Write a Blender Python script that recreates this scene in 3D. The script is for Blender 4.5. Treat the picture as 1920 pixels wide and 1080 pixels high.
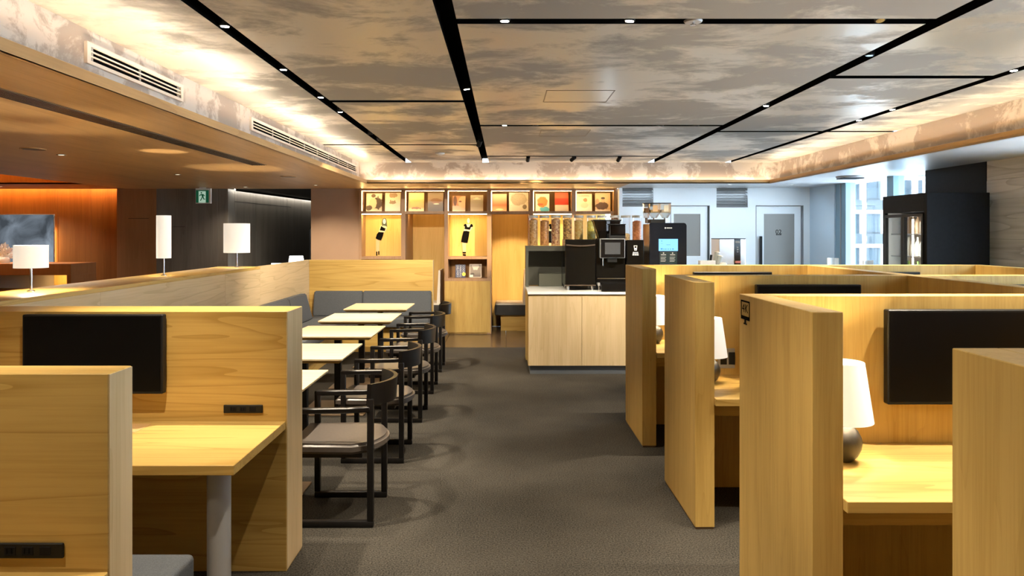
import bpy, bmesh, math, random
from mathutils import Vector, Matrix
random.seed(7)
for o in list(bpy.data.objects): bpy.data.objects.remove(o)
S = bpy.context.scene
COL = S.collection
PI = math.pi

# ------------------------------------------------------------------ camera
HC = 1.6; F = 1400.0; VX = 946.5; VY = 438.4
cam_d = bpy.data.cameras.new('camera'); cam = bpy.data.objects.new('camera', cam_d); COL.objects.link(cam)
cam.location = (0, 0, HC); cam.rotation_euler = (PI/2, 0, 0)
cam_d.sensor_width = 36; cam_d.lens = F/1920*36
cam_d.shift_x = (960-VX)/1920; cam_d.shift_y = -(540-VY)/1920
cam_d.clip_start = .05; cam_d.clip_end = 400
S.camera = cam
# ------------------------------------------------------------------ sky
W = bpy.data.worlds.new('sky'); S.world = W; W.use_nodes = True
bg = W.node_tree.nodes['Background']; bg.inputs[0].default_value = (.66, .84, 1, 1); bg.inputs[1].default_value = 8.0
# ------------------------------------------------------------------ exposure
S.view_settings.view_transform = 'Standard'; S.view_settings.look = 'None'
S.view_settings.exposure = 1.15; S.view_settings.gamma = 1; S.view_settings.use_curve_mapping = False
WARM = (1, .76, .46); SPOT = (1, .86, .66); AMBER = (1, .60, .20)

# ------------------------------------------------------------------ helpers
def X(px, D): return (px-VX)/F*D
def Z(py, D): return HC-(py-VY)/F*D

def tag(o, label=None, cat=None, group=None, kind=None):
    if label: o['label'] = label
    if cat: o['category'] = cat
    if group: o['group'] = group
    if kind: o['kind'] = kind
    return o
def thing(name, label, cat, loc=(0, 0, 0), rz=0, group=None):
    o = bpy.data.objects.new(name, None); COL.objects.link(o)
    o.location = loc; o.rotation_euler = (0, 0, rz); o.empty_display_size = .1
    return tag(o, label, cat, group)
def struct(name, loc=(0, 0, 0)):
    o = bpy.data.objects.new(name, None); COL.objects.link(o); o.location = loc; o['kind'] = 'structure'; return o
def wloc(o):
    v = Vector(o.location)
    while o.parent: o = o.parent; v += Vector(o.location)
    return v
def part(name, bm, m, parent=None, smooth=False, local=False, label=None):
    """link a bmesh as one mesh object; verts are world coordinates unless local"""
    if parent is not None and not local:
        bmesh.ops.translate(bm, vec=-wloc(parent), verts=bm.verts)
    me = bpy.data.meshes.new(name); bm.to_mesh(me); bm.free()
    if smooth:
        for p in me.polygons: p.use_smooth = True
        try: me.set_sharp_from_angle(angle=math.radians(40))
        except Exception: pass
    for mm in (m if isinstance(m, (list, tuple)) else [m]): me.materials.append(mm)
    o = bpy.data.objects.new(name, me); COL.objects.link(o)
    if parent is not None: o.parent = parent
    if label: o['label'] = label
    return o
def single(name, bm, m, label, cat, group=None, smooth=False):
    """a thing that is one mesh: origin put at its base centre"""
    xs = [v.co.x for v in bm.verts]; ys = [v.co.y for v in bm.verts]; zs = [v.co.z for v in bm.verts]
    c = Vector(((min(xs)+max(xs))/2, (min(ys)+max(ys))/2, min(zs)))
    bmesh.ops.translate(bm, vec=-c, verts=bm.verts)
    o = part(name, bm, m, None, smooth); o.location = c
    return tag(o, label, cat, group)
def B(): return bmesh.new()
def box(bm, x0, x1, y0, y1, z0, z1, b=0, seg=1):
    r = bmesh.ops.create_cube(bm, size=1)
    vs = r['verts']
    for v in vs:
        v.co = Vector(((x0+x1)/2+v.co.x*(x1-x0), (y0+y1)/2+v.co.y*(y1-y0), (z0+z1)/2+v.co.z*(z1-z0)))
    if b > 0:
        es = list({e for v in vs for e in v.link_edges})
        bmesh.ops.bevel(bm, geom=es, offset=b, segments=seg, profile=.5, affect='EDGES')
    return bm
def bx(*a, **k): return box(B(), *a, **k)
def cyl(bm, p, q, r, r2=None, n=20, caps=True):
    p = Vector(p); q = Vector(q); d = q-p
    M = Matrix.Translation((p+q)/2) @ d.to_track_quat('Z', 'Y').to_matrix().to_4x4()
    bmesh.ops.create_cone(bm, cap_ends=caps, segments=n, radius1=r, radius2=r if r2 is None else r2, depth=d.length, matrix=M)
    return bm
def lathe(bm, c, prof, n=28):
    """prof = [(r, z)...] around a vertical axis through c"""
    rings = []
    for r, z in prof:
        if r < 1e-5: rings.append([bm.verts.new((c[0], c[1], c[2]+z))])
        else: rings.append([bm.verts.new((c[0]+r*math.cos(2*PI*i/n), c[1]+r*math.sin(2*PI*i/n), c[2]+z)) for i in range(n)])
    for a, b in zip(rings, rings[1:]):
        for i in range(n):
            j = (i+1) % n
            if len(a) == 1 and len(b) == 1: continue
            if len(a) == 1: bm.faces.new((a[0], b[j], b[i]))
            elif len(b) == 1: bm.faces.new((a[i], a[j], b[0]))
            else: bm.faces.new((a[i], a[j], b[j], b[i]))
    bmesh.ops.recalc_face_normals(bm, faces=bm.faces)
    return bm
def prism(bm, pts, fn, t):
    """polygon pts (u,v) mapped to 3-D by fn(u,v,w) and extruded from w=0 to w=t"""
    a = [bm.verts.new(fn(u, v, 0)) for u, v in pts]; b = [bm.verts.new(fn(u, v, t)) for u, v in pts]
    n = len(pts)
    bm.faces.new(a); bm.faces.new(b[::-1])
    for i in range(n): bm.faces.new((a[i], b[i], b[(i+1) % n], a[(i+1) % n]))
    bmesh.ops.recalc_face_normals(bm, faces=bm.faces)
    return bm
def ell(cx, cy, rx, ry, n=16): return [(cx+rx*math.cos(2*PI*i/n), cy+ry*math.sin(2*PI*i/n)) for i in range(n)]
def sweep(bm, path, w, h, n_up=Vector((0, 0, 1))):
    """rectangular section w (sideways) x h (up) swept along a horizontal-ish path"""
    rings = []
    for i, p in enumerate(path):
        p = Vector(p); a = Vector(path[max(0, i-1)]); c = Vector(path[min(len(path)-1, i+1)])
        t = (c-a).normalized(); s = t.cross(n_up).normalized(); u = s.cross(t).normalized()
        rings.append([bm.verts.new(p+s*w/2*sx+u*h/2*sz) for sx, sz in ((-1, -1), (1, -1), (1, 1), (-1, 1))])
    for a, b in zip(rings, rings[1:]):
        for i in range(4): bm.faces.new((a[i], a[(i+1) % 4], b[(i+1) % 4], b[i]))
    bm.faces.new(rings[0][::-1]); bm.faces.new(rings[-1])
    bmesh.ops.recalc_face_normals(bm, faces=bm.faces)
    return bm
def copy_tree(o, parent=None):
    c = o.copy(); COL.objects.link(c); c.parent = parent
    for ch in list(o.children): copy_tree(ch, c)
    return c
def text_bm(s, size, fn, ext=.0008, align='CENTER'):
    """flat lettering: local (x,y) of the text mapped through fn(x,y,w)"""
    cu = bpy.data.curves.new('lettering', 'FONT'); cu.body = s; cu.size = size; cu.align_x = align; cu.align_y = 'CENTER'; cu.resolution_u = 3
    cu.extrude = ext
    ob = bpy.data.objects.new('lettering', cu); COL.objects.link(ob)
    dg = bpy.context.evaluated_depsgraph_get(); me = bpy.data.meshes.new_from_object(ob.evaluated_get(dg))
    bm = B(); bm.from_mesh(me)
    bpy.data.objects.remove(ob); bpy.data.curves.remove(cu); bpy.data.meshes.remove(me)
    for v in bm.verts: v.co = Vector(fn(v.co.x, v.co.y, v.co.z))
    return bm
def spot(loc, target, power, angle=70, blend=.6, color=SPOT, r=.03):
    l = bpy.data.lights.new('spot_light', 'SPOT'); l.energy = power; l.spot_size = math.radians(angle); l.spot_blend = blend
    l.color = color; l.shadow_soft_size = r
    o = bpy.data.objects.new('spot_light', l); COL.objects.link(o); o.location = loc
    o.rotation_euler = (Vector(target)-Vector(loc)).to_track_quat('-Z', 'Y').to_euler(); return o
def point(loc, power, color=WARM, r=.03):
    l = bpy.data.lights.new('lamp_light', 'POINT'); l.energy = power; l.color = color; l.shadow_soft_size = r
    o = bpy.data.objects.new('lamp_light', l); COL.objects.link(o); o.location = loc; return o

# ------------------------------------------------------------------ materials
def newmat(name):
    m = bpy.data.materials.new(name); m.use_nodes = True
    nt = m.node_tree; return m, nt, nt.nodes, nt.links, nt.nodes['Principled BSDF']
def plain(name, c, rough=.5, metal=0, spec=.5, noise=0, nscale=40, bump=0):
    m, nt, N, L, P = newmat(name)
    P.inputs['Base Color'].default_value = (*c, 1); P.inputs['Roughness'].default_value = rough
    P.inputs['Metallic'].default_value = metal; P.inputs['Specular IOR Level'].default_value = spec
    if noise or bump:
        tc = N.new('ShaderNodeTexCoord'); nz = N.new('ShaderNodeTexNoise'); nz.inputs['Scale'].default_value = nscale; nz.inputs['Detail'].default_value = 4
        L.new(tc.outputs['Object'], nz.inputs['Vector'])
        if noise:
            r = N.new('ShaderNodeValToRGB'); r.color_ramp.elements[0].position = .3; r.color_ramp.elements[1].position = .7
            r.color_ramp.elements[0].color = (*[v*(1-noise) for v in c], 1); r.color_ramp.elements[1].color = (*[min(1, v*(1+noise)) for v in c], 1)
            L.new(nz.outputs['Fac'], r.inputs[0]); L.new(r.outputs[0], P.inputs['Base Color'])
        if bump:
            b = N.new('ShaderNodeBump'); b.inputs['Strength'].default_value = bump; b.inputs['Distance'].default_value = .01
            L.new(nz.outputs['Fac'], b.inputs['Height']); L.new(b.outputs[0], P.inputs['Normal'])
    return m
def wood(name, c_lo, c_hi, axis='z', rough=.45, k=1.0, ring=.5, spec=.35):
    m, nt, N, L, P = newmat(name)
    tc = N.new('ShaderNodeTexCoord'); oi = N.new('ShaderNodeObjectInfo')
    mul = N.new('ShaderNodeVectorMath'); mul.operation = 'SCALE'; mul.inputs[0].default_value = (7.3, 5.1, 9.7); L.new(oi.outputs['Random'], mul.inputs['Scale'])
    add = N.new('ShaderNodeVectorMath'); add.operation = 'ADD'; L.new(tc.outputs['Object'], add.inputs[0]); L.new(mul.outputs[0], add.inputs[1])
    i = 'xyz'.index(axis)
    def mapped(along, across):
        mp = N.new('ShaderNodeMapping'); s = [across]*3; s[i] = along; mp.inputs['Scale'].default_value = s
        L.new(add.outputs[0], mp.inputs['Vector']); return mp
    # broad figure: contour lines of a stretched noise
    n1 = N.new('ShaderNodeTexNoise'); n1.inputs['Scale'].default_value = 1; n1.inputs['Detail'].default_value = 2; n1.inputs['Distortion'].default_value = .3
    L.new(mapped(.42*k, 5.5*k).outputs[0], n1.inputs['Vector'])
    mt = N.new('ShaderNodeMath'); mt.operation = 'MULTIPLY'; mt.inputs[1].default_value = 8; L.new(n1.outputs['Fac'], mt.inputs[0])
    fr = N.new('ShaderNodeMath'); fr.operation = 'FRACT'; L.new(mt.outputs[0], fr.inputs[0])
    pw = N.new('ShaderNodeMath'); pw.operation = 'POWER'; pw.inputs[1].default_value = 6; L.new(fr.outputs[0], pw.inputs[0])
    # fine streaks
    n2 = N.new('ShaderNodeTexNoise'); n2.inputs['Scale'].default_value = 1; n2.inputs['Detail'].default_value = 5; n2.inputs['Roughness'].default_value = .65
    L.new(mapped(2.2*k, 85*k).outputs[0], n2.inputs['Vector'])
    n3 = N.new('ShaderNodeTexNoise'); n3.inputs['Scale'].default_value = 1; n3.inputs['Detail'].default_value = 3
    L.new(mapped(.7*k, 9*k).outputs[0], n3.inputs['Vector'])
    a = N.new('ShaderNodeMath'); a.operation = 'MULTIPLY_ADD'; a.inputs[1].default_value = -ring; L.new(pw.outputs[0], a.inputs[0]); L.new(n3.outputs['Fac'], a.inputs[2])
    b = N.new('ShaderNodeMath'); b.operation = 'MULTIPLY_ADD'; b.inputs[1].default_value = .8; L.new(n2.outputs['Fac'], b.inputs[0]); L.new(a.outputs[0], b.inputs[2])
    r = N.new('ShaderNodeValToRGB'); r.color_ramp.elements[0].position = .52; r.color_ramp.elements[1].position = 1.0
    r.color_ramp.elements[0].color = (*c_lo, 1); r.color_ramp.elements[1].color = (*c_hi, 1)
    L.new(b.outputs[0], r.inputs[0]); L.new(r.outputs[0], P.inputs['Base Color'])
    P.inputs['Roughness'].default_value = rough; P.inputs['Specular IOR Level'].default_value = spec
    bp = N.new('ShaderNodeBump'); bp.inputs['Strength'].default_value = .06; bp.inputs['Distance'].default_value = .003
    L.new(n2.outputs['Fac'], bp.inputs['Height']); L.new(bp.outputs[0], P.inputs['Normal'])
    return m
def emit(name, c, s):
    m = bpy.data.materials.new(name); m.use_nodes = True; N = m.node_tree.nodes
    N.remove(N['Principled BSDF']); e = N.new('ShaderNodeEmission'); e.inputs[0].default_value = (*c, 1); e.inputs[1].default_value = s
    m.node_tree.links.new(e.outputs[0], N['Material Output'].inputs[0]); return m
def glass(name, tint=(1, 1, 1), refl=.12, rough=.02, k=.5):
    m = bpy.data.materials.new(name); m.use_nodes = True; N = m.node_tree.nodes; L = m.node_tree.links
    N.remove(N['Principled BSDF']); t = N.new('ShaderNodeBsdfTransparent'); t.inputs[0].default_value = (*tint, 1)
    g = N.new('ShaderNodeBsdfGlossy'); g.inputs['Roughness'].default_value = rough
    lw = N.new('ShaderNodeLayerWeight'); lw.inputs[0].default_value = .35
    mp = N.new('ShaderNodeMath'); mp.operation = 'MULTIPLY_ADD'; mp.inputs[1].default_value = k; mp.inputs[2].default_value = refl*.4; L.new(lw.outputs['Fresnel'], mp.inputs[0])
    mx = N.new('ShaderNodeMixShader'); L.new(mp.outputs[0], mx.inputs[0]); L.new(t.outputs[0], mx.inputs[1]); L.new(g.outputs[0], mx.inputs[2])
    L.new(mx.outputs[0], N['Material Output'].inputs[0]); return m
def shade_mat(name, c, e, tr=.03):
    """a lit fabric lamp shade: translucent cloth that glows"""
    m = bpy.data.materials.new(name); m.use_nodes = True; N = m.node_tree.nodes; L = m.node_tree.links
    N.remove(N['Principled BSDF']); d = N.new('ShaderNodeBsdfDiffuse'); d.inputs[0].default_value = (.8, .78, .72, 1)
    t = N.new('ShaderNodeBsdfTranslucent'); t.inputs[0].default_value = (.75, .68, .55, 1)
    mx = N.new('ShaderNodeMixShader'); mx.inputs[0].default_value = tr; L.new(d.outputs[0], mx.inputs[1]); L.new(t.outputs[0], mx.inputs[2])
    em = N.new('ShaderNodeEmission'); em.inputs[0].default_value = (*c, 1); em.inputs[1].default_value = e
    ad = N.new('ShaderNodeAddShader'); L.new(mx.outputs[0], ad.inputs[0]); L.new(em.outputs[0], ad.inputs[1])
    L.new(ad.outputs[0], N['Material Output'].inputs[0]); return m
def clouded(name, c_lo, c_hi, scale, stretch, rough_lo, rough_hi, metal=0, lo=.42, hi=.6, fine=.5, spec=.5):
    """hand-trowelled / foil finish: ragged cloudy patches"""
    m, nt, N, L, P = newmat(name)
    tc = N.new('ShaderNodeTexCoord'); ge = N.new('ShaderNodeNewGeometry')
    mp = N.new('ShaderNodeMapping'); mp.inputs['Scale'].default_value = stretch; L.new(ge.outputs['Position'], mp.inputs['Vector'])
    n = N.new('ShaderNodeTexNoise'); n.inputs['Scale'].default_value = scale; n.inputs['Detail'].default_value = 9; n.inputs['Roughness'].default_value = .68; n.inputs['Distortion'].default_value = .35
    L.new(mp.outputs[0], n.inputs['Vector'])
    n2 = N.new('ShaderNodeTexNoise'); n2.inputs['Scale'].default_value = scale*.35; n2.inputs['Detail'].default_value = 2; L.new(mp.outputs[0], n2.inputs['Vector'])
    a = N.new('ShaderNodeMath'); a.operation = 'MULTIPLY_ADD'; a.inputs[1].default_value = fine; L.new(n2.outputs['Fac'], a.inputs[0])
    sc = N.new('ShaderNodeMath'); sc.operation = 'MULTIPLY'; sc.inputs[1].default_value = 1-fine; L.new(n.outputs['Fac'], sc.inputs[0]); L.new(sc.outputs[0], a.inputs[2])
    r = N.new('ShaderNodeValToRGB'); r.color_ramp.elements[0].position = lo; r.color_ramp.elements[1].position = hi
    r.color_ramp.elements[0].color = (*c_lo, 1); r.color_ramp.elements[1].color = (*c_hi, 1)
    e = r.color_ramp.elements.new((lo+hi)/2); e.color = (*[x*.55+y*.45 for x, y in zip(c_lo, c_hi)], 1)
    L.new(a.outputs[0], r.inputs[0]); L.new(r.outputs[0], P.inputs['Base Color'])
    mr = N.new('ShaderNodeMapRange'); mr.inputs['From Min'].default_value = lo; mr.inputs['From Max'].default_value = hi
    mr.inputs['To Min'].default_value = rough_lo; mr.inputs['To Max'].default_value = rough_hi; L.new(a.outputs[0], mr.inputs['Value'])
    L.new(mr.outputs[0], P.inputs['Roughness'])
    mm = N.new('ShaderNodeMapRange'); mm.inputs['From Min'].default_value = lo; mm.inputs['From Max'].default_value = hi; mm.inputs['To Min'].default_value = 0; mm.inputs['To Max'].default_value = metal; L.new(a.outputs[0], mm.inputs['Value']); L.new(mm.outputs[0], P.inputs['Metallic'])
    P.inputs['Specular IOR Level'].default_value = spec
    bp = N.new('ShaderNodeBump'); bp.inputs['Strength'].default_value = .12; bp.inputs['Distance'].default_value = .01; L.new(n.outputs['Fac'], bp.inputs['Height']); L.new(bp.outputs[0], P.inputs['Normal'])
    return m

ASH_LO, ASH_HI = (.40, .245, .060), (.545, .36, .108)
ash_z = wood('ash_upright', ASH_LO, ASH_HI, 'z', ring=.15, k=1.4); ash_x = wood('ash_across', ASH_LO, ASH_HI, 'x'); ash_y = wood('ash_along', ASH_LO, ASH_HI, 'y')
pale_z = wood('pale_ash_upright', (.48, .35, .18), (.60, .455, .265), 'z', ring=.2, k=1.3); pale_y = wood('pale_ash_along', (.48, .36, .20), (.60, .46, .28), 'y', ring=.6)
pale_x = wood('pale_table_ash', (.62, .48, .28), (.74, .60, .38), 'x')
oak_y = wood('oak_ceiling', (.56, .345, .15), (.70, .46, .225), 'y', k=.6, ring=.25, rough=.4)
oak_x = wood('oak_trim_across', (.46, .27, .11), (.60, .37, .16), 'x', k=.8, ring=.25)
oak_t = wood('oak_trim_along', (.46, .27, .11), (.60, .37, .16), 'y', k=.8, ring=.25)
frame_z = wood('bookcase_frame', (.28, .16, .085), (.37, .225, .13), 'z', ring=.2)
rust_z = wood('russet_veneer', (.21, .075, .018), (.30, .115, .03), 'z', k=.8, ring=.15)
red_z = wood('redbrown_veneer', (.30, .135, .052), (.38, .175, .072), 'z', k=.8, ring=.15)
dark_z = wood('dark_veneer', (.135, .116, .095), (.20, .178, .148), 'z', k=.8, ring=.15)
greyw = wood('grey_limed_wood', (.44, .41, .40), (.68, .65, .65), 'y', k=.5, ring=.4)
def carpet_mat():
    m, nt, N, L, P = newmat('charcoal_carpet')
    tc = N.new('ShaderNodeTexCoord')
    n = N.new('ShaderNodeTexNoise'); n.inputs['Scale'].default_value = 120; n.inputs['Detail'].default_value = 3; L.new(tc.outputs['Object'], n.inputs['Vector'])
    n2 = N.new('ShaderNodeTexNoise'); n2.inputs['Scale'].default_value = 1.3; n2.inputs['Detail'].default_value = 5; L.new(tc.outputs['Object'], n2.inputs['Vector'])
    a = N.new('ShaderNodeMath'); a.operation = 'MULTIPLY_ADD'; a.inputs[1].default_value = .34; L.new(n2.outputs['Fac'], a.inputs[0]); L.new(n.outputs['Fac'], a.inputs[2])
    r = N.new('ShaderNodeValToRGB'); r.color_ramp.elements[0].position = .47; r.color_ramp.elements[1].position = .84
    r.color_ramp.elements[0].color = (.014, .0125, .0105, 1); r.color_ramp.elements[1].color = (.076, .068, .056, 1)
    L.new(a.outputs[0], r.inputs[0]); L.new(r.outputs[0], P.inputs['Base Color']); P.inputs['Roughness'].default_value = .95; P.inputs['Specular IOR Level'].default_value = .1
    b = N.new('ShaderNodeBump'); b.inputs['Strength'].default_value = .3; b.inputs['Distance'].default_value = .005; L.new(n.outputs['Fac'], b.inputs['Height']); L.new(b.outputs[0], P.inputs['Normal'])
    return m
carpet = carpet_mat()
stone = plain('brown_stone', (.085, .06, .042), .22, noise=.25, nscale=3)
plaster = clouded('trowelled_plaster', (.37, .305, .255), (.60, .54, .48), 3.4, (1, 1, 1.1), .55, .45, 0, .475, .53, .35)
foil = clouded('foil_ceiling', (.285, .260, .228), (.51, .452, .362), 2.0, (.85, 1.15, 1), .58, .30, .25, .472, .545, .42, spec=.3)
white_wall = plain('white_paint', (.80, .84, .87), .5, noise=.02, nscale=2)
taupe = plain('taupe_wall', (.42, .265, .165), .6, noise=.04, nscale=3)
soffit_r = clouded('grey_soffit', (.48, .48, .49), (.62, .62, .63), 1.2, (.6, 2, 1), .3, .4, 0, .35, .65, .4)
black = plain('matt_black', (.008, .008, .008), .45, spec=.25); slotblack = plain('slot_black', (.004, .004, .004), 1, spec=0)
blackwall = plain('charcoal_panel', (.008, .008, .010), .55, spec=.12, noise=.15, nscale=30)
blackgloss = plain('black_gloss', (.006, .006, .007), .12)
chairwood = plain('black_stained_wood', (.008, .007, .007), .36, spec=.35, noise=.2, nscale=20)
leather = plain('dark_brown_leather', (.095, .080, .070), .34, noise=.12, nscale=60)
fabric = plain('slate_fabric', (.075, .082, .092), .9, noise=.25, nscale=220, bump=.3)
fabric2 = plain('charcoal_fabric', (.045, .045, .046), .9, noise=.2, nscale=200)
fabricw = plain('ivory_cushion', (.72, .68, .62), .85)
steel = plain('brushed_steel', (.62, .63, .65), .22, 1)
greymetal = plain('grey_painted_metal', (.34, .335, .33), .4)
whitep = plain('white_plastic', (.78, .77, .75), .4)
offw = plain('grille_offwhite', (.70, .64, .56), .45)
olive = plain('olive_grey_laminate', (.085, .086, .068), .5)
olive2 = plain('pale_olive_panel', (.13, .135, .105), .5)
topwhite = plain('white_solid_surface', (.80, .80, .78), .3)
bronze = plain('bronze_plate', (.16, .105, .06), .4, .4)
ceramic = plain('dark_glazed_ceramic', (.045, .042, .04), .3, noise=.4, nscale=18, bump=.15)
ink = plain('black_ink', (.004, .004, .004), .9, spec=.05); inkw = plain('white_print', (.85, .85, .85), .5)
screen_off = plain('dark_screen', (.003, .003, .0035), .35, spec=.12)
blackcup = plain('black_appliance', (.006, .0055, .005), .12, spec=.35)
brownglow = plain('dark_bronze_band', (.14, .10, .075), .25, .5)
led = emit('led_cove', (1, .82, .60), 15); led_left = emit('led_cove_left', (1, .84, .63), 62); led_book = emit('led_bookcase', (1, .66, .24), 24); led_cup = emit('led_cupboard', (1, .70, .22), 60); led_rust = emit('led_amber', (1, .45, .09), 40)
lens = emit('lit_lens', (1, .9, .72), 30); soft_lens = emit('soft_lens', (1, .85, .6), 1.2)
pane = glass('clear_glass'); jar_glass = glass('jar_glass', (.97, .97, .98), .03, k=.25)
frosted = plain('grey_frosted_glass', (.27, .26, .245), .3)
door_w = plain('door_paint', (.82, .86, .89), .4)

# ================================================================== SETTING
ZC, ZS = 2.638, 2.324            # raised ceiling / soffit
YB = 10.85                       # back end of the raised ceiling
XL, XR = -2.12, 3.96             # its sides
LX, LR, LB = -1.986, 3.812, 10.75  # inner faces of the wooden lip
Y0 = -3.2                        # wall behind the camera
RW = 4.82                        # right wall plane

fl = struct('floor')
part('carpet', bx(-9.6, RW, Y0, 10.52, -.05, 0), carpet, fl)
tw = .9
for i in range(-11, 6):
    for j, (ya, yb) in enumerate(((10.52, 11.6), (11.6, 13.0), (13.0, 14.4))):
        x0 = i*tw+.02; x1 = x0+tw
        if x0 > RW: continue
        part('stone_tile', bx(x0+.002, min(x1, RW)-.002, ya+.002, yb-.002, -.05, -.001, b=.002), stone, fl)
part('subfloor', bx(-9.6, RW, 10.52, 20, -.08, -.05), stone, fl)
part('corridor_floor', bx(-9.6, RW, 14.4, 20, -.05, -.002), stone, fl)

# ---- raised ceiling: foil panels between black slots
ce = struct('ceiling', (0, 0, ZC))
cols = [(XL, -1.441, [8.706]), (-1.363, -.322, [5.85, 8.706]), (-.234, 2.081, [3.648, 7.163, 9.995]), (2.171, 3.204, [4.944, 7.575]), (3.284, XR, [7.575])]
for x0, x1, cuts in cols:
    ys = [Y0]+cuts+[YB]
    for k in range(len(ys)-1):
        a = ys[k]+(.045 if k > 0 else 0); b = ys[k+1]-(.045 if k < len(ys)-2 else 0)
        bm = bx(x0, x1, a, b, ZC, ZC+.06); bm.normal_update()
        for f in bm.faces: f.material_index = 0 if f.normal.z < -.5 else 1
        part('ceiling_panel', bm, [foil, slotblack], ce)
part('slot_backing', bx(XL-.2, XR+.2, Y0, YB+.2, ZC+.075, ZC+.1), slotblack, ce)
# access hatch seams (flush hatches with a thin metal rim)
def hatch(xa, xb, ya, yb):
    bm = B()
    for a in ((xa, xb, ya, ya+.008), (xa, xb, yb-.008, yb), (xa, xa+.008, ya, yb), (xb-.008, xb, ya, yb)): box(bm, *a, ZC-.002, ZC+.002)
    part('hatch_rim', bm, bronze, ce)
hatch(.30, .80, 5.40, 5.88); hatch(.36, .86, 7.45, 7.93)
# plaster upstands
part('plaster_upstand', bx(XL-.05, XL, Y0, YB+.05, ZS+.01, ZC), plaster, ce)
part('plaster_upstand', bx(XR, XR+.05, Y0, YB+.05, ZS+.01, ZC), plaster, ce)
part('plaster_upstand', bx(XL, XR, YB, YB+.05, ZS+.01, ZC), plaster, ce)
# ledges behind the lip, and LED strips lying on them
led_o = thing('cove_light_strip', 'warm LED strip hidden behind the wooden lip of the left ceiling recess', 'light strip', (LX-.05, 4, ZS+.02))
part('diode_tape', bx(LX-.036, LX-.026, Y0+.2, YB-.1, ZS+.040, ZS+.050), led_left, led_o)
part('added_baffle', bx(LX-.044, LX-.040, Y0+.2, YB-.1, ZS+.0, ZS+.068), black, led_o)  # unseen black baffle, added to keep LED light off the left plaster
part('tape_carrier', bx(LX-.040, LX-.022, Y0+.2, YB-.1, ZS+.018, ZS+.040), offw, led_o)
led_o = thing('cove_light_strip', 'warm LED strip hidden behind the wooden lip of the right ceiling recess', 'light strip', (LR+.05, 4, ZS+.02))
part('diode_tape', bx(LR+.026, LR+.036, Y0+.2, YB-.1, ZS+.040, ZS+.050), led_left, led_o)
part('added_baffle', bx(LR+.040, LR+.044, Y0+.2, YB-.1, ZS+.0, ZS+.062), black, led_o)  # same added baffle, shading the right plaster
part('tape_carrier', bx(LR+.022, LR+.040, Y0+.2, YB-.1, ZS+.018, ZS+.040), offw, led_o)
led_o = thing('cove_light_strip', 'warm LED strip behind the wooden lip above the bookcase wall', 'light strip', (.9, LB+.05, ZS+.02))
part('diode_tape', bx(LX, LR, LB+.040, LB+.060, ZS+.022, ZS+.03), led, led_o)
# wooden lips
t1 = struct('trim_1', (LX, 4, ZS)); part('lip_board', bx(LX-.02, LX, Y0, LB+.02, ZS, ZS+.054, b=.002), oak_t, t1)
t2 = struct('trim_2', (LR, 4, ZS)); part('lip_board', bx(LR, LR+.02, Y0, LB+.02, ZS, ZS+.054, b=.002), oak_t, t2)
t3 = struct('trim_3', (.9, LB, ZS)); part('lip_board', bx(LX, LR, LB, LB+.02, ZS, ZS+.054, b=.002), oak_x, t3)
# soffits
cs = struct('ceiling_soffit', (-4, 4, ZS))
part('oak_soffit', bx(-6.1, LX, Y0, 12.02, ZS, ZS+.018), oak_y, cs)
part('oak_soffit', bx(LX, 1.80, LB, 12.02, ZS, ZS+.018), oak_x, cs)
part('grey_soffit', bx(1.80, LR, LB, 11.9, ZS, ZS+.018), soffit_r, cs)
part('grey_soffit', bx(LR, RW+.3, Y0, 11.9, ZS, ZS+.018), soffit_r, cs)
part('soffit_void_cover', bx(-6.1, XL-.05, Y0, 12.02, ZS+.3, ZS+.32), black, cs)
# linear diffuser in the oak soffit
df = thing('linear_air_diffuser', 'long narrow slatted air diffuser in the oak soffit', 'air vent', (-2.58, 5, ZS-.004))
part('frame', bx(-2.66, -2.50, Y0, 7.85, ZS-.003, ZS+.001), bronze, df)
for k in range(6):
    xk = -2.648+.024*k
    part('slat', bx(xk, xk+.012, Y0, 7.83, ZS-.007, ZS-.002), brownglow, df)
# far-left raised slot with amber fascia, beam soffit and wash light
cf = struct('ceiling_far_left', (-7.5, 8, ZS))
part('fascia', bx(-9.6, -6.1, 10.85, 10.87, ZS, 2.95), rust_z, cf)
part('beam_soffit', bx(-9.6, -6.1, 10.85, 12.05, ZS, ZS+.02), red_z, cf)
part('upper_deck', bx(-9.6, -6.1, Y0, 12.4, 2.95, 2.98), oak_y, cf)
part('soffit_edge', bx(-6.12, -6.1, Y0, 10.85, ZS, 2.95), oak_y, cf)
led_o = thing('cove_light_strip', 'amber LED strip washing the russet wall top on the far left', 'light strip', (-7.9, 12.1, ZS+.05))
part('diode_tape', bx(-9.5, -6.25, 12.075, 12.095, ZS+.03, ZS+.04), led_rust, led_o)
led_o = thing('cove_light_strip', 'amber LED strip lighting the fascia above the far left ceiling slot', 'light strip', (-7.9, 10.6, 2.9))
part('diode_tape', bx(-9.5, -6.2, 10.45, 10.47, 2.92, 2.93), led_rust, led_o)

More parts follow.
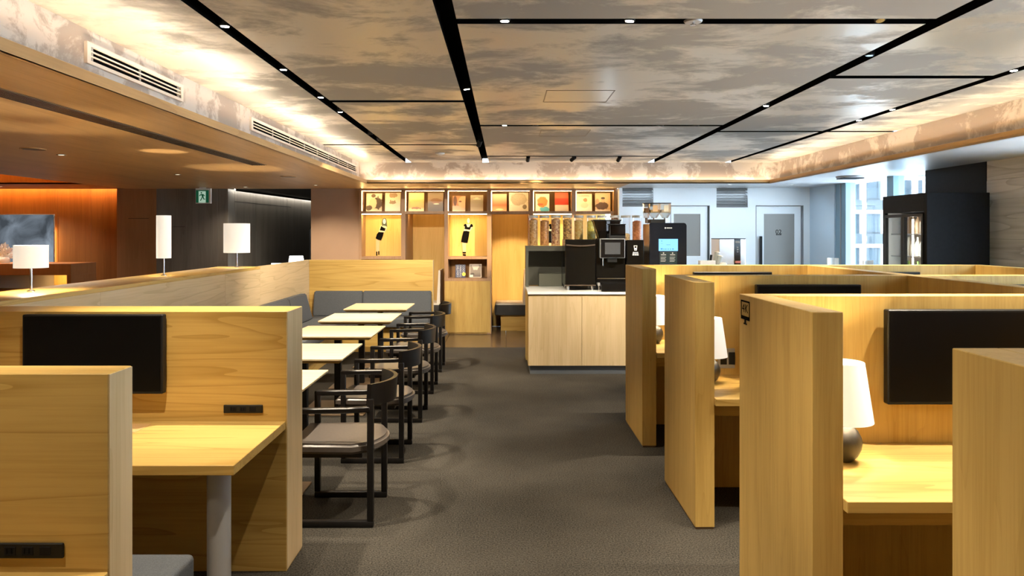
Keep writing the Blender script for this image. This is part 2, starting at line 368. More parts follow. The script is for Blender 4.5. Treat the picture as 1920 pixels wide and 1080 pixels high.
# ---- walls on the left
wl = struct('wall_left', (-9.6, 4, 0)); part('panel', bx(-9.65, -9.6, Y0, 12.3, 0, 2.98), rust_z, wl)
wr_ = struct('wall_rear', (-2, Y0, 0)); part('panel', bx(-9.6, RW+.2, Y0-.05, Y0, 0, 2.98), taupe, wr_)
wf = struct('wall_far_left', (-7.5, 12.2, 0))
for x0, x1 in ((-9.6, -8.73), (-8.73, -7.3), (-7.3, -6.76), (-6.76, -6.24)):
    part('veneer_panel', bx(x0+.002, x1-.002, 12.2, 12.25, 0, 2.9), rust_z, wf)
part('pilaster', bx(-6.235, -5.60, 12.0, 12.25, 0, ZS), red_z, wf)
part('pilaster_joint', bx(-6.05, -5.72, 11.998, 12.0, 1.845, 1.851), black, wf)
wd = struct('wall_dark', (-5, 12, 0))
for x0, x1 in ((-5.60, -4.62), (-4.62, -4.45)):
    part('dark_panel', bx(x0+.002, x1-.002, 12.0, 12.05, 0, ZS), dark_z, wd)
part('panel_joint', bx(-5.34, -5.14, 11.998, 12.0, 1.712, 1.717), black, wd)
# receding dark wall of the corridor: planks of veneer with a concealed door
def slant(y): return -4.45+(y-12.0)*.075
segs = [12.0, 12.25, 13.1, 14.6, 15.0, 16.4, 18.5]
for a, b in zip(segs, segs[1:]):
    bm = B(); prism(bm, [(slant(a)+.0, a+.004), (slant(b), b-.004), (slant(b)-.05, b-.004), (slant(a)-.05, a+.004)], lambda u, v, w: (u, v, w), ZS)
    part('dark_panel', bm, dark_z, wd)
bm = B(); prism(bm, [(slant(12.25)+.002, 12.25), (slant(14.8)+.002, 14.8), (slant(14.8)-.01, 14.8), (slant(12.25)-.01, 12.25)], lambda u, v, w: (u, v, 2.125+w), .008); part('panel_joint', bm, black, wd)
part('corridor_end', bx(-4.3, -3.0, 18.5, 18.55, 0, ZS), dark_z, wd)
part('dark_ceiling', bx(-4.7, -3.0, 12.02, 18.5, ZS, ZS+.02), blackwall, wd)
part('ceiling_groove', bx(-4.05, -4.0, 12.3, 18.5, ZS-.004, ZS+.001), black, wd)
# corridor vent door
vd = struct('door_3', (-3.3, 15.6, 0))
part('leaf', bx(-4.08, -3.3, 15.6, 15.64, 0, 1.70), plain('grey_door', (.14, .15, .16), .5), vd)
for k in range(30): part('vent_slot', bx(-4.0, -3.965, 15.594, 15.6, .9+.026*k, .914+.026*k), black, vd)
# taupe wall left of the bookcase
wt = struct('wall_taupe', (-2.7, 12, 0)); part('panel', bx(-3.107, -2.335, 11.97, 12.4, 0, ZS), taupe, wt)
part('return', bx(-3.107, -3.057, 12.4, 18.5, 0, ZS), dark_z, wt)

# ---- white wall with doors and vents
wb = struct('wall_back', (3.3, 11.8, 0))
WY = 11.8
d1 = (X(1257, WY), X(1331, WY)); d2 = (X(1417, WY), X(1506.5, WY)); dt = Z(385, WY)
v1 = (X(1167, WY), X(1225, WY), Z(387.5, WY)); v2 = (X(1343.5, WY), X(1402, WY), Z(389, WY))
bm = B()
for a in ((1.804, v1[0], 0, ZS), (v1[0], v1[1], 0, v1[2]), (v1[1], d1[0], 0, ZS), (d1[0], d1[1], dt, ZS), (d1[1], v2[0], 0, ZS), (v2[0], v2[1], 0, v2[2]), (v2[1], d2[0], 0, ZS), (d2[0], d2[1], dt, ZS), (d2[1], RW, 0, ZS)):
    box(bm, a[0], a[1], WY, WY+.12, a[2], a[3])
part('painted_wall', bm, white_wall, wb)
part('cavity', bx(1.804, RW, WY+.16, WY+.2, 0, ZS), blackwall, wb)
for vi, v in enumerate((v1, v2)):
    g = thing('louvre_vent', ('horizontal slat louvre high on the white wall beside the bookcase', 'horizontal slat louvre high on the white wall between the two doors')[vi], 'air vent', (v[0], WY, v[2]), group='wall louvres')
    n = 7; h = (ZS-v[2])/n
    for k in range(n):
        bm = B(); z0 = v[2]+h*k
        prism(bm, [(WY+.005, z0+.004), (WY+.012, z0+.002), (WY+.07, z0+h*.92), (WY+.06, z0+h)], lambda y, z, w: (v[0]+.004+w, y, z), v[1]-v[0]-.008)
        part('slat', bm, greymetal, g)
for di, (d, gx) in enumerate(((d1, (X(1258, WY), X(1314, WY))), (d2, (X(1433.5, WY), X(1491, WY))))):
    dn = struct('door_%d' % (di+1), (d[0], WY+.05, 0))
    gz0 = (Z(480, WY), .35)[di]; gz1 = Z(401, WY); ga, gb = max(gx[0], d[0]+.06), gx[1]
    bm = B(); y0, y1 = WY+.03, WY+.075
    box(bm, d[0]+.012, ga, y0, y1, .01, dt-.012); box(bm, gb, d[1]-.03, y0, y1, .01, dt-.012)
    box(bm, ga, gb, y0, y1, .01, gz0); box(bm, ga, gb, y0, y1, gz1, dt-.012)
    part('leaf', bm, door_w, dn)
    part('pane', bx(ga, gb, y0+.01, y1-.01, gz0, gz1), frosted, dn)
    bm = B(); box(bm, d[0], d[0]+.01, WY-.006, WY+.02, 0, dt); box(bm, d[1]-.01, d[1], WY-.006, WY+.02, 0, dt); box(bm, d[0], d[1], WY-.006, WY+.02, dt-.008, dt)
    part('frame', bm, greymetal, dn)
    if di == 1:
        hx = X(1426, WY); part('handle', bx(hx-.02, hx+.02, WY-.03, WY-.005, .55, Z(443, WY), b=.004), black, dn)
        cx = X(1461.5, WY)
        part('lettering', text_bm('02', .10, lambda u, v, w: (cx+u, WY+.0385-w, Z(435, WY)+v)), ink, dn)
        bm = B(); zz = Z(440, WY)
        for k, (u, wd_) in enumerate(((-.04, .014), (-.022, .012), (-.006, .012), (.012, .010), (.026, .016))): box(bm, cx+u, cx+u+wd_, WY+.037, WY+.0395, zz-.008, zz+.008)
        part('small_lettering', bm, ink, dn)
# ---- right wall: return, window, dark panel, grey wood
bw = struct('wall_right', (RW, 8, 0))
part('painted_return', bx(RW, RW+.2, 10.92, 11.95, 0, ZS), plain('pale_blue_paint', (.55, .68, .80), .4), bw)
part('dark_column', bx(RW, RW+.3, 7.47, 8.56, 0, ZS), blackwall, bw)
for k in range(12):   # limed wood boards
    z0 = ZS/12*k
    part('board', bx(RW+.002*(k % 2), RW+.05, 6.3, 7.468, z0+.001, z0+ZS/12-.001), greyw, bw)
part('board_backing', bx(RW+.05, RW+.2, 6.3, 7.468, 0, ZS), blackwall, bw)
part('painted_pier', bx(RW, RW+.2, Y0, 1.10, 0, ZS), white_wall, bw)
part('sill_wall', bx(RW, RW+.2, 1.10, 6.3, 0, .25), white_wall, bw)
part('sill_wall', bx(RW+.02, RW+.2, 8.56, 10.92, 0, .25), white_wall, bw)
blueframe = plain('blue_grey_aluminium', (.20, .33, .42), .35)
w1 = struct('window_1', (RW, 9.7, .25))
for ya, yb in ((10.60, 10.92), (9.30, 9.46)):
    part('mullion', bx(RW+.02, RW+.16, ya, yb, .25, ZS), blueframe, w1)
part('mullion_cap', bx(RW+.01, RW+.02, 10.74, 10.76, .25, ZS), greymetal, w1)
for ya, yb in ((9.46, 10.60), (8.56, 9.30)):
    part('pane', bx(RW+.08, RW+.088, ya, yb, .25, ZS), pane, w1)
w2 = struct('unseen_window', (RW, 2.8, .25))  # out-of-view window band, added to bring in daylight from the right
for ya in (1.10, 2.85, 4.6, 6.22): part('mullion', bx(RW+.02, RW+.16, ya, ya+.08, .25, ZS), blueframe, w2)
for ya, yb in ((1.18, 2.85), (2.93, 4.6), (4.68, 6.22)): part('pane', bx(RW+.08, RW+.088, ya, yb, .25, ZS), pane, w2)
# disc fixtures on the grey soffit
fx = thing('ceiling_speaker', 'flat dark slatted disc fixture on the pale soffit by the window', 'speaker', (4.35, 9.4, ZS-.03))
part('disc', lathe(B(), (4.35, 9.4, ZS-.022), [(0, 0), (.16, 0), (.17, .012), (.17, .022), (0, .022)]), greymetal, fx, True)
for k in range(5): part('slat', bx(4.22, 4.48, 9.30+.045*k, 9.32+.045*k, ZS-.034, ZS-.022), black, fx)

# ================================================================== OUTSIDE: facade across the street
FD = 65.0
facade_m = plain('white_facade', (.86, .87, .88), .7); glassblue = plain('blue_window_glass', (.006, .018, .028), .25, spec=.3); paleglass = plain('pale_blind', (.05, .07, .085), .5, spec=.2); rail_m = plain('balcony_glass', (.045, .06, .07), .3, spec=.3)
fb = thing('facade_building', 'bright white apartment building with stacked windows seen through the right window', 'building', (38, FD, -30))
part('wall', bx(14, 75, FD, FD+8, -30, 34), facade_m, fb)
me_cache = {}
def fpart(name, x0, x1, y0, y1, z0, z1, m, parent):
    key = (round(x1-x0, 3), round(y1-y0, 3), round(z1-z0, 3), m.name)
    if key not in me_cache:
        bm = bx(0, x1-x0, 0, y1-y0, 0, z1-z0); me = bpy.data.meshes.new(name); bm.to_mesh(me); bm.free(); me.materials.append(m); me_cache[key] = me
    o = bpy.data.objects.new(name, me_cache[key]); COL.objects.link(o); o.parent = parent; o.location = Vector((x0, y0, z0))-wloc(parent); return o
fh = 63*FD/F
for fl_ in range(-3, 5):
    dz = fl_*fh; zt = Z(391, FD)+dz; zb = Z(438, FD)+dz
    fpart('ledge', 14, 75, FD-.5, FD, zb-1.2, zb-.9, facade_m, fb)
    for rep in range(-1, 5):
        ox = rep*118*FD/F
        for (pa, pb, wide) in ((1578, 1591, 0), (1603, 1611.5, 0), (1624, 1651, 1), (1668, 1676, 0)):
            xa, xb = X(pa, FD)+ox, X(pb, FD)+ox
            if xa < 14.5 or xb > 74: continue
            fpart('window', xa, xb, FD-.03, FD+.02, zb-.2, zt, glassblue, fb)
            if wide:
                fpart('blind', xa+.05, xb-.05, FD-.06, FD-.03, zb+.1, zt-.55, paleglass, fb)
                fpart('window_bar', xa+(xb-xa)*.76, xa+(xb-xa)*.8, FD-.09, FD-.06, zb, zt-.5, glassblue, fb)
            fpart('balustrade', xa-.08, xb+.08, FD-.35, FD-.3, zb-.9, zb, rail_m, fb)
part('pavement', bx(-20, 120, 20, FD, -30.2, -30), facade_m, struct('ground'))

# ================================================================== RIGHT STUDY BOOTHS
PZ = 1.337; PX = 1.030; PT = .105; SPX = 2.537
def booth(y, label, lab4k=False, mirror=False, outlet=False, P4=False):
    """y = front end of the wing"""
    yb = y+.775; yf = yb-.103
    wx0, wx1 = (PX, PX+PT) if not mirror else (3.95, 3.95+PT)
    ix0, ix1 = (PX+PT, SPX) if not mirror else (SPX+PT, 3.95)
    t = thing('study_booth', label, 'study booth', ((ix0+ix1)/2, y+.4, 0), group='study booths on the right')
    part('wing_panel', bx(wx0, wx1, y, yb, .012, PZ, b=.002), ash_z, t)
    part('back_panel', bx(ix0, ix1, yf, yb, .0, PZ, b=.002), ash_z, t)
    part('plinth', bx(wx0+.004, wx1-.004, y+.004, yb-.01, 0, .012), bronze, t)
    part('desktop', bx(ix0, ix1, y-.03, yf, .673, .712, b=.002), ash_x, t)
    part('apron', bx(ix0, ix1, y+.06, y+.08, .60, .673), ash_x, t)
    if outlet:
        ya = yf-.009; op = part('outlet_plate', bx(X(1345, yf), X(1377, yf), ya, yf, Z(690, yf), Z(653, yf), b=.001), greymetal, t)
        for k in range(2):
            xs = X(1350, yf)+.052*k
            part('socket', bx(xs, xs+.04, ya-.003, ya, Z(683, yf), Z(660, yf), b=.001), black, op)
    if lab4k:
        fx_ = wx0
        def m(u, v, w): return (fx_-.001-w, 3.195-u, 1.262+v)
        s = part('screen_sign', prism(prism(prism(prism(B(), [(-.058, .005), (-.058, .05), (-.049, .05), (-.049, .005)], m, .0006), [(.049, .005), (.049, .05), (.058, .05), (.058, .005)], m, .0006), [(-.058, .045), (-.058, .052), (.058, .052), (.058, .045)], m, .0006), [(-.058, -.030), (-.058, -.014), (.058, -.014), (.058, -.030)], m, .0006), ink, t, label='black 4K monitor pictogram')
        bm = B()
        for q in ([(-.058, -.02), (-.058, .01), (-.049, .01), (-.049, -.02)], [(.049, -.02), (.049, .01), (.058, .01), (.058, -.02)], [(-.01, -.03), (.01, -.03), (.012, -.046), (-.012, -.046)], [(-.022, -.044), (.022, -.044), (.022, -.05), (-.022, -.05)]): prism(bm, q, m, .0006)
        part('sign_stand', bm, ink, s, local=False)
        part('lettering', text_bm('4K', .052, lambda u, v, w: (fx_-.0012-abs(w), 3.195-u*1.35, 1.279+v)), ink, s)
    return t
RB = [2.503, 4.040, 5.594]
booth(RB[0], 'light ash study booth with a 4K sign on its side panel', lab4k=True)
booth(RB[1], 'light ash study booth with outlet plate, second from the 4K sign', outlet=True)
booth(RB[2], 'light ash study booth at the far end beside the coffee counter')
booth(.945, 'light ash study booth panel cropped at the lower right of the picture')
booth(RB[1], 'light ash study booth behind the long divider, nearer of the two', mirror=True)
booth(RB[2], 'light ash study booth behind the long divider below the black fridge', mirror=True)
single('booth_divider', bx(SPX+.001, SPX+PT-.001, .9, RB[2]+.775, 0, PZ, b=.002), ash_z, 'long light ash divider running back between the two booth rows', 'divider')

def monitor(x0, x1, yw, z0, z1, label, tilt=0, grp='booth monitors'):
    t = thing('wall_monitor', label, 'monitor', ((x0+x1)/2, yw, z0), group=grp)
    part('case', bx(x0, x1, yw-.052, yw-.012, z0, z1, b=.004), black, t)
    part('screen', bx(x0+.009, x1-.009, yw-.0535, yw-.052, z0+.014, z1-.009), screen_off, t)
    part('bezel_strip', bx(x0+.004, x1-.004, yw-.0545, yw-.052, z0+.003, z0+.012), black, t)
    part('wall_bracket', bx((x0+x1)/2-.1, (x0+x1)/2+.1, yw-.012, yw, (z0+z1)/2-.06, (z0+z1)/2+.06), black, t)
for y, lb in zip(RB, ('large black monitor in the study booth with the 4K sign', 'black monitor top visible over the second study booth', 'black monitor sliver in the farthest study booth')):
    yw = y+.775-.103; monitor(1.603 if y == RB[0] else 1.572, 2.262 if y == RB[0] else 2.226, yw, .885, 1.282, lb)
monitor(2.80, 3.46, RB[2]+.672, .885, 1.282, 'black monitor sliver behind the divider below the black fridge')
monitor(2.80, 3.46, RB[1]+.672, .885, 1.282, 'dark bluish monitor corner behind the divider at the right edge')

shade_desk = shade_mat('desk_lamp_shade', (1, .95, .86), .26, .03)
def desk_lamp(x, y, label):
    t = thing('desk_lamp', label, 'lamp', (x, y, .712), group='round-base desk lamps in the booths')
    part('base', lathe(B(), (x, y, .712), [(0, 0), (.035, 0), (.055, .022), (.068, .05), (.0713, .072), (.068, .094), (.055, .120), (.035, .136), (.015, .1425), (0, .143)], 32), ceramic, t, True)
    part('neck', cyl(B(), (x, y, .85), (x, y, .93), .012), black, t, True)
    part('shade', lathe(B(), (x, y, .868), [(.112, 0), (.079, .230), (.076, .230), (.109, 0), (.112, 0)], 40), shade_desk, t, True)
    part('bulb', lathe(B(), (x, y, .93), [(0, 0), (.02, .01), (.03, .045), (.02, .075), (0, .085)], 16), emit('bulb_glow', (1, .9, .75), 8), t, True)
    l = point((x, y, 1.06), 5.5, (1, .80, .50), .02); l.parent = t; l.location = (0, 0, .33)
desk_lamp(1.326, 2.93, 'glowing desk lamp with dark ball base beside the large right monitor')
desk_lamp(1.218, 4.47, 'glowing desk lamp with dark ball base beside the grey outlet plate')
desk_lamp(1.219, 6.08, 'glowing desk lamp half hidden behind the farthest booth panel')

# ================================================================== LEFT STUDY BOOTHS
LZ = 1.232; AX = -1.042; CX = -2.752
def strip_outlet(t, x0, x1, y, z0, z1):
    o = part('power_strip', bx(x0, x1, y-.008, y, z0, z1, b=.002), black, t)
    w = x1-x0
    for k in range(3):
        xs = x0+w*(.17+.25*k)
        s = part('socket', bx(xs, xs+w*.16, y-.010, y-.008, z0+(z1-z0)*.2, z1-(z1-z0)*.2, b=.0008), blackwall, o)
        if k < 2:
            bm = B(); box(bm, xs+w*.035, xs+w*.05, y-.0108, y-.0098, z0+(z1-z0)*.35, z1-(z1-z0)*.3); box(bm, xs+w*.1, xs+w*.115, y-.0108, y-.0098, z0+(z1-z0)*.35, z1-(z1-z0)*.3)
            part('pin_slot', bm, ink, o)
A0, A1, Bf, Bb = 1.962, 2.085, 3.538, 3.803
t = thing('study_booth', 'ash booth partition cropped at the lower left with power strip', 'study booth', (-1.9, A0, 0), group='study booths on the left')
part('back_panel', bx(CX+.004, AX, A0, A1, 0, LZ, b=.002), ash_x, t)
part('end_panel', bx(AX, AX+.003, A0+.002, A1-.002, .01, LZ-.002), pale_z, t)
part('desktop', bx(CX+.004, AX, 1.30, A0, .673, .712, b=.002), ash_x, t)
strip_outlet(t, X(-10, A0), X(121, A0), A0, Z(1045, A0), Z(1017, A0))
t = thing('study_booth', 'ash study booth with wide desk, grey column leg and black monitor', 'study booth', (-1.9, 3.2, 0), group='study booths on the left')
part('back_panel', bx(CX+.004, AX+.008, Bf, Bb, 0, LZ, b=.002), ash_x, t)
part('end_panel', bx(AX+.008, AX+.011, Bf+.002, Bb-.002, .01, LZ-.002), pale_z, t)
part('desktop', bx(CX+.004, AX+.003, 2.862, Bf, .673, .712, b=.002), ash_x, t)
part('leg', cyl(B(), (-1.148, 3.0, 0), (-1.148, 3.0, .673), .046, n=32), greymetal, t, True)
part('cable_lid', bx(-2.15, -1.65, 3.33, 3.49, .712, .7132), oak_x, t)
part('cable_slot', bx(-2.10, -1.70, 3.325, 3.331, .7105, .7138), bronze, t)
strip_outlet(t, X(420, Bf), X(493, Bf), Bf, Z(774, Bf), Z(759, Bf))
monitor(-2.254, -1.598, Bf, .852, 1.222, 'large black monitor on the left booth panel above its desk', grp='booth monitor on the left')
t = thing('booth_bench', 'slate fabric bench seat corner at the bottom left between the booths', 'bench', (-1.9, 2.4, 0))
part('seat_cushion', bx(CX+.01, -1.135, A1+.005, 2.74, .30, .43, b=.02, seg=3), fabric, t, True)
part('base', bx(CX+.02, -1.18, A1+.02, 2.66, 0, .30), ash_x, t)

# ---- lamp counter
t = thing('lamp_counter', 'long low ash partition counter carrying the glowing lamps on the left', 'counter', (-2.98, 4.5, 0))
ys_ = [-.5, 1.6, 3.2, 5.08, 7.35, 8.4]
for a, b in zip(ys_, ys_[1:]): part('side_board', bx(CX-.03, CX, a+.001, b-.001, 0, LZ-.03), pale_y, t)
part('counter_top', bx(-3.216, CX+.0, -.5, 8.4, LZ-.03, LZ, b=.002), ash_y, t)
part('outer_board', bx(-3.216, -3.19, -.5, 8.38, 0, LZ-.03), ash_z, t)
part('partition_board', bx(CX-.05, CX, 8.401, 10.6, 0, LZ, b=.001), pale_y, t)
shade_c = shade_mat('counter_lamp_shade', (1, .93, .80), .30, .015)
def counter_lamp(x, y, r, z0, z1, p, label):
    t = thing('counter_lamp', label, 'lamp', (x, y, LZ), group='shaded lamps on the counter')
    part('foot', lathe(B(), (x, y, LZ), [(0, 0), (.024, 0), (.024, .006), (.010, .012), (0, .013)], 20), steel, t, True)
    part('stem', cyl(B(), (x, y, LZ+.005), (x, y, z0+.05), .0075 if r < .12 else .009, n=14), steel, t, True)
    part('shade', lathe(B(), (x, y, 0), [(r, z0), (r, z1), (r-.003, z1), (r-.003, z0), (r, z0)], 40), shade_c, t, True)
    part('bulb', lathe(B(), (x, y, z0+.05), [(0, 0), (.015, .01), (.022, .035), (0, .06)], 14), emit('bulb_glow', (1, .88, .7), 8), t, True)
    l = point((0, 0, 0), p, (1, .78, .48), .02); l.parent = t; l.location = (0, 0, z0+(z1-z0)*.3-LZ)
counter_lamp(-3.0, 2.95, .10, 1.384, 1.70, 15, 'added drum lamp on the counter just outside the left picture edge')  # this lamp and the next are unseen, added to light the oak soffit
counter_lamp(-3.0, 1.20, .10, 1.384, 1.60, 15, 'added out-of-view drum lamp on the counter level with the lower left booth')
counter_lamp(-3.01, 4.744, .097, 1.384, 1.527, 15, 'squat white drum lamp nearest on the left counter')
counter_lamp(-2.994, 6.555, .061, 1.386, 1.761, 15, 'tall slim white cylinder lamp in the middle of the counter')
counter_lamp(-2.95, 8.22, .139, 1.392, 1.714, 15, 'wide white drum lamp at the far end of the counter')
# lamp and console glowing behind the partition
t = thing('side_console', 'low dark console mostly hidden behind the far partition', 'console', (-3.62, 13.0, 0))
part('top', bx(-4.1, -3.2, 12.7, 13.3, .98, 1.02), dark_z, t); part('base', bx(-4.05, -3.25, 12.75, 13.25, 0, .98), dark_z, t)
t = thing('table_lamp', 'small glowing tapered lamp shade peeking over the partition corner', 'lamp', (-3.63, 13.0, 1.02))
part('base', cyl(B(), (-3.63, 13, 1.02), (-3.63, 13, 1.09), .05), steel, t, True)
part('shade', lathe(B(), (-3.63, 13, 0), [(.135, 1.07), (.115, 1.215), (.112, 1.215), (.132, 1.07), (.135, 1.07)], 32), shade_mat('small_shade', (1, .97, .9), 2.2), t, True)
t = thing('light_tray', 'thin glowing light bar beside the small lamp shade', 'light bar', (-3.9, 13.0, 1.02))
part('bar', bx(-4.05, -3.80, 12.95, 13.0, 1.02, 1.09), emit('bar_glow', (1, .93, .8), 2.2), t)

# ================================================================== BANQUETTE
t = thing('banquette', 'slate upholstered L-shaped banquette along the partition behind the tables', 'bench', (-2.4, 7, 0))
bk = [3.83, 5.2, 6.55, 7.9, 9.2, 10.02]
def cush(bm, y0, y1):   # reclined back cushion against the partition
    prism(bm, [(CX+.005, .80), (CX+.09, .80), (CX+.18, .46), (CX+.005, .46)], lambda x, z, w: (x, y0+w, z), y1-y0)
    bmesh.ops.bevel(bm, geom=list(bm.edges), offset=.012, segments=2, affect='EDGES')
for a, b in zip(bk, bk[1:]):
    bm = B(); cush(bm, a+.003, b-.003); part('back_cushion', bm, fabric, t, True)
    part('seat_cushion', bx(CX+.01, -2.12, a+.003, b-.003, .34, .46, b=.018, seg=2), fabric, t, True)
def cushb(x0, x1):
    bm = B(); prism(bm, [(10.49, .80), (10.41, .80), (10.32, .46), (10.49, .46)], lambda y, z, w: (x0+w, y, z), x1-x0)
    bmesh.ops.bevel(bm, geom=list(bm.edges), offset=.012, segments=2, affect='EDGES'); return bm
for a, b in ((-2.66, -1.98), (-1.98, -1.025)):
    part('back_cushion', cushb(a+.003, b-.003), fabric, t, True)
    part('seat_cushion', bx(a+.003+.0, b-.003, 10.03, 10.40, .34, .46, b=.018, seg=2), fabric, t, True)
part('base', bx(CX+.02, -2.20, 3.85, 10.4, 0, .34), ash_y, t); part('base', bx(-2.20, -1.06, 10.12, 10.45, 0, .34), ash_x, t)
t = thing('end_partition', 'light ash partition closing the far end of the banquette', 'partition', (-1.9, 10.55, 0))
part('board', bx(CX+.001, -1.012, 10.50, 10.60, 0, LZ, b=.002), ash_x, t)
part('edge_band', bx(-1.012, -1.008, 10.502, 10.598, .0, LZ-.002), pale_z, t)

# ================================================================== TABLES AND CHAIRS
def make_table():
    t = thing('dining_table', 'x', 'table', (0, 0, 0), group='small square tables beside the banquette')
    h = .375; bm = B()
    box(bm, -h, h, -h, h, .698, .712, b=.002)
    part('tabletop', bm, pale_x, t, local=True)
    bm = B(); a = [bm.verts.new((sx*h*.995, sy*h*.995, .698)) for sx, sy in ((-1, -1), (1, -1), (1, 1), (-1, 1))]; b = [bm.verts.new((sx*(h-.03), sy*(h-.03), .676)) for sx, sy in ((-1, -1), (1, -1), (1, 1), (-1, 1))]
    bm.faces.new(a); bm.faces.new(b[::-1])
    for i in range(4): bm.faces.new((a[i], b[i], b[(i+1) % 4], a[(i+1) % 4]))
    bmesh.ops.recalc_face_normals(bm, faces=bm.faces)
    part('chamfered_underside', bm, ash_x, t, local=True)
    part('pedestal', bx(-.03, .03, -.03, .03, .012, .676, b=.004), black, t, local=True)
    part('base_plate', bx(-.29, .29, -.29, .29, 0, .012, b=.003), bronze, t, local=True)
    return t
tab0 = make_table()
tl = ['pale square table nearest the camera, cut by the booth panel', 'second pale square table from the left booth', 'middle pale square table in the row of five', 'fourth pale square table counting from the left booth', 'farthest pale square table, before the end partition']
for i, (y, lb) in enumerate(zip((4.50, 5.67, 6.84, 7.97, 9.17), tl)):
    o = tab0 if i == 0 else copy_tree(tab0)
    o.location = (-1.527, y, 0); o['label'] = lb
def make_chair():
    t = thing('dining_chair', 'x', 'chair', (0, 0, 0), group='black armchairs at the small tables')
    w = .2335; s = .0175
    for sy in (-1, 1):
        y = w*sy
        part('leg', bx(-s, s, y-s, y+s, .035, .70, b=.006, seg=2), chairwood, t, True, local=True)            # rear leg
        part('leg', bx(-.405-s, -.405+s, y-s, y+s, .035, .625, b=.006, seg=2), chairwood, t, True, local=True)  # front leg
        part('floor_runner', bx(-.405-s, s, y-s, y+s, 0, .036, b=.006, seg=2), chairwood, t, True, local=True)
        bm = B(); sweep(bm, [(-.405-s, y, .632), (-.30, y, .634), (-.12, y, .637), (0, y*1.02, .645)], .034, .03)
        bmesh.ops.bevel(bm, geom=list(bm.edges), offset=.005, segments=1, affect='EDGES'); part('armrest', bm, chairwood, t, True, local=True)
    bm = B(); n = 18; pts = []
    for i in range(n+1):
        a = -1+2*i/n; pts.append((.105*(1-a*a)**.9-.012, w*1.04*a))
    rings = []
    for i, (x, y) in enumerate(pts):
        a = -1+2*i/n; zl = .665-.012*(1-a*a); zt = .78
        rings.append([bm.verts.new((x-.010, y, zl)), bm.verts.new((x+.012, y, zl)), bm.verts.new((x+.020, y, zt)), bm.verts.new((x-.004, y, zt))])
    for p, q in zip(rings, rings[1:]):
        for k in range(4): bm.faces.new((p[k], p[(k+1) % 4], q[(k+1) % 4], q[k]))
    bm.faces.new(rings[0][::-1]); bm.faces.new(rings[-1]); bmesh.ops.recalc_face_normals(bm, faces=bm.faces)
    part('backrest', bm, chairwood, t, True, local=True)
    # seat: rounded at the rear, straight at the front
    bm = B(); out = [(-.46, -.235), (-.10, -.25)]
    out += [(-.02+.085*math.sin(PI*k/10)*1.0, -.245+.49*k/10) for k in range(1, 10)]
    out += [(-.10, .25), (-.46, .235)]
    prism(bm, out, lambda u, v, w_: (u, v, .395+w_), .058); bmesh.ops.bevel(bm, geom=[e for e in bm.edges if abs(e.verts[0].co.z-e.verts[1].co.z) < .01], offset=.016, segments=3, affect='EDGES')
    part('seat', bm, leather, t, True, local=True)
    part('seat_rail', bx(-.44, -.05, -.215, .215, .372, .396), chairwood, t, local=True)
    return t
ch0 = make_chair()
cl = ['black armchair with leather seat, nearest the camera', 'second black armchair from the camera', 'middle black armchair of the five along the aisle', 'fourth black armchair along the aisle', 'farthest black armchair beside the end partition']
for i, (x, y, lb) in enumerate(zip((-.733, -.722, -.718, -.727, -.745), (4.31, 5.448, 6.572, 7.693, 8.866), cl)):
    o = ch0 if i == 0 else copy_tree(ch0)
    o.location = (x, y, 0); o['label'] = lb

# ================================================================== BOOKCASE WALL
BY = 11.94; NB = 12.28; AB = 12.95
xs = [-2.332, -2.29, -1.659, -1.59, -.968, -.908, -.286, -.217, .397, .456, 1.07, 1.139, 1.744, 1.804]
zt, zu, zs1, zs0, zn1, zn0, zp1, zp0 = ZS-.002, 2.290, 1.962, 1.919, 1.237, 1.194, .887, .844
bc = thing('bookcase', 'built-in oak bookcase wall with lit niches, cupboards and tall alcoves', 'bookcase', (-.26, BY, 0))
gold = wood('golden_back_panel', (.56, .36, .10), (.66, .45, .15), 'z', ring=.25)
for k in range(7):
    a, b = xs[2*k], xs[2*k+1]
    part('upright', bx(a, b, BY, AB if k not in (0, 6) else NB+.05, 0, zt, b=.002), frame_z, bc)
for k in range(6):
    a, b = xs[2*k+1], xs[2*k+2]
    part('shelf', bx(a, b, BY+.002, NB, zs0, zs1), frame_z, bc); part('shelf', bx(a, b, BY+.002, NB, zu, zt), frame_z, bc)
    part('niche_back', bx(a, b, NB, NB+.02, zs1, zu), wood('niche_back_oak', (.24, .12, .035), (.32, .17, .06), 'z') if k == 0 else bpy.data.materials['niche_back_oak'], bc)
    part('led_line', bx(a+.004, b-.004, BY+.012, BY+.03, zu-.007, zu-.001), led_book, bc)
    part('led_line', bx(a+.001, a+.007, BY+.012, BY+.03, zs1+.004, zu-.016), led_book, bc)
    if k % 2 == 0:      # cupboard bays
        part('cupboard_back', bx(a, b, NB, NB+.02, zn1, zs0), gold, bc)
        part('led_line', bx(a+.004, b-.004, BY+.012, BY+.03, zs0-.007, zs0-.001), led_cup, bc)
        part('shelf', bx(a, b, BY+.002, NB, zn0, zn1), frame_z, bc); part('shelf', bx(a, b, BY+.002, NB, zp0, zp1), frame_z, bc)
        part('niche_back', bx(a, b, NB, NB+.02, zp1, zn0), bpy.data.materials['niche_back_oak'], bc)
        part('base_door', bx(a-.055, b+.055, BY-.004, BY+.02, .02, zp0, b=.002), ash_z, bc)
        part('base_body', bx(a, b, BY+.02, NB+.02, 0, zp0), ash_z, bc)
    else:               # alcoves
        part('alcove_back', bx(a, b, AB-.02, AB, 0, zs0+.3), gold, bc)
        part('alcove_ceiling', bx(a, b, NB+.02, AB, zs0+.25, zs0+.28), frame_z, bc)
        part('led_line', bx(a+.01, b-.01, NB+.025, NB+.045, zs0+.06, zs0+.07), led_book, bc)  # hidden strip added to brighten the top of the alcove back
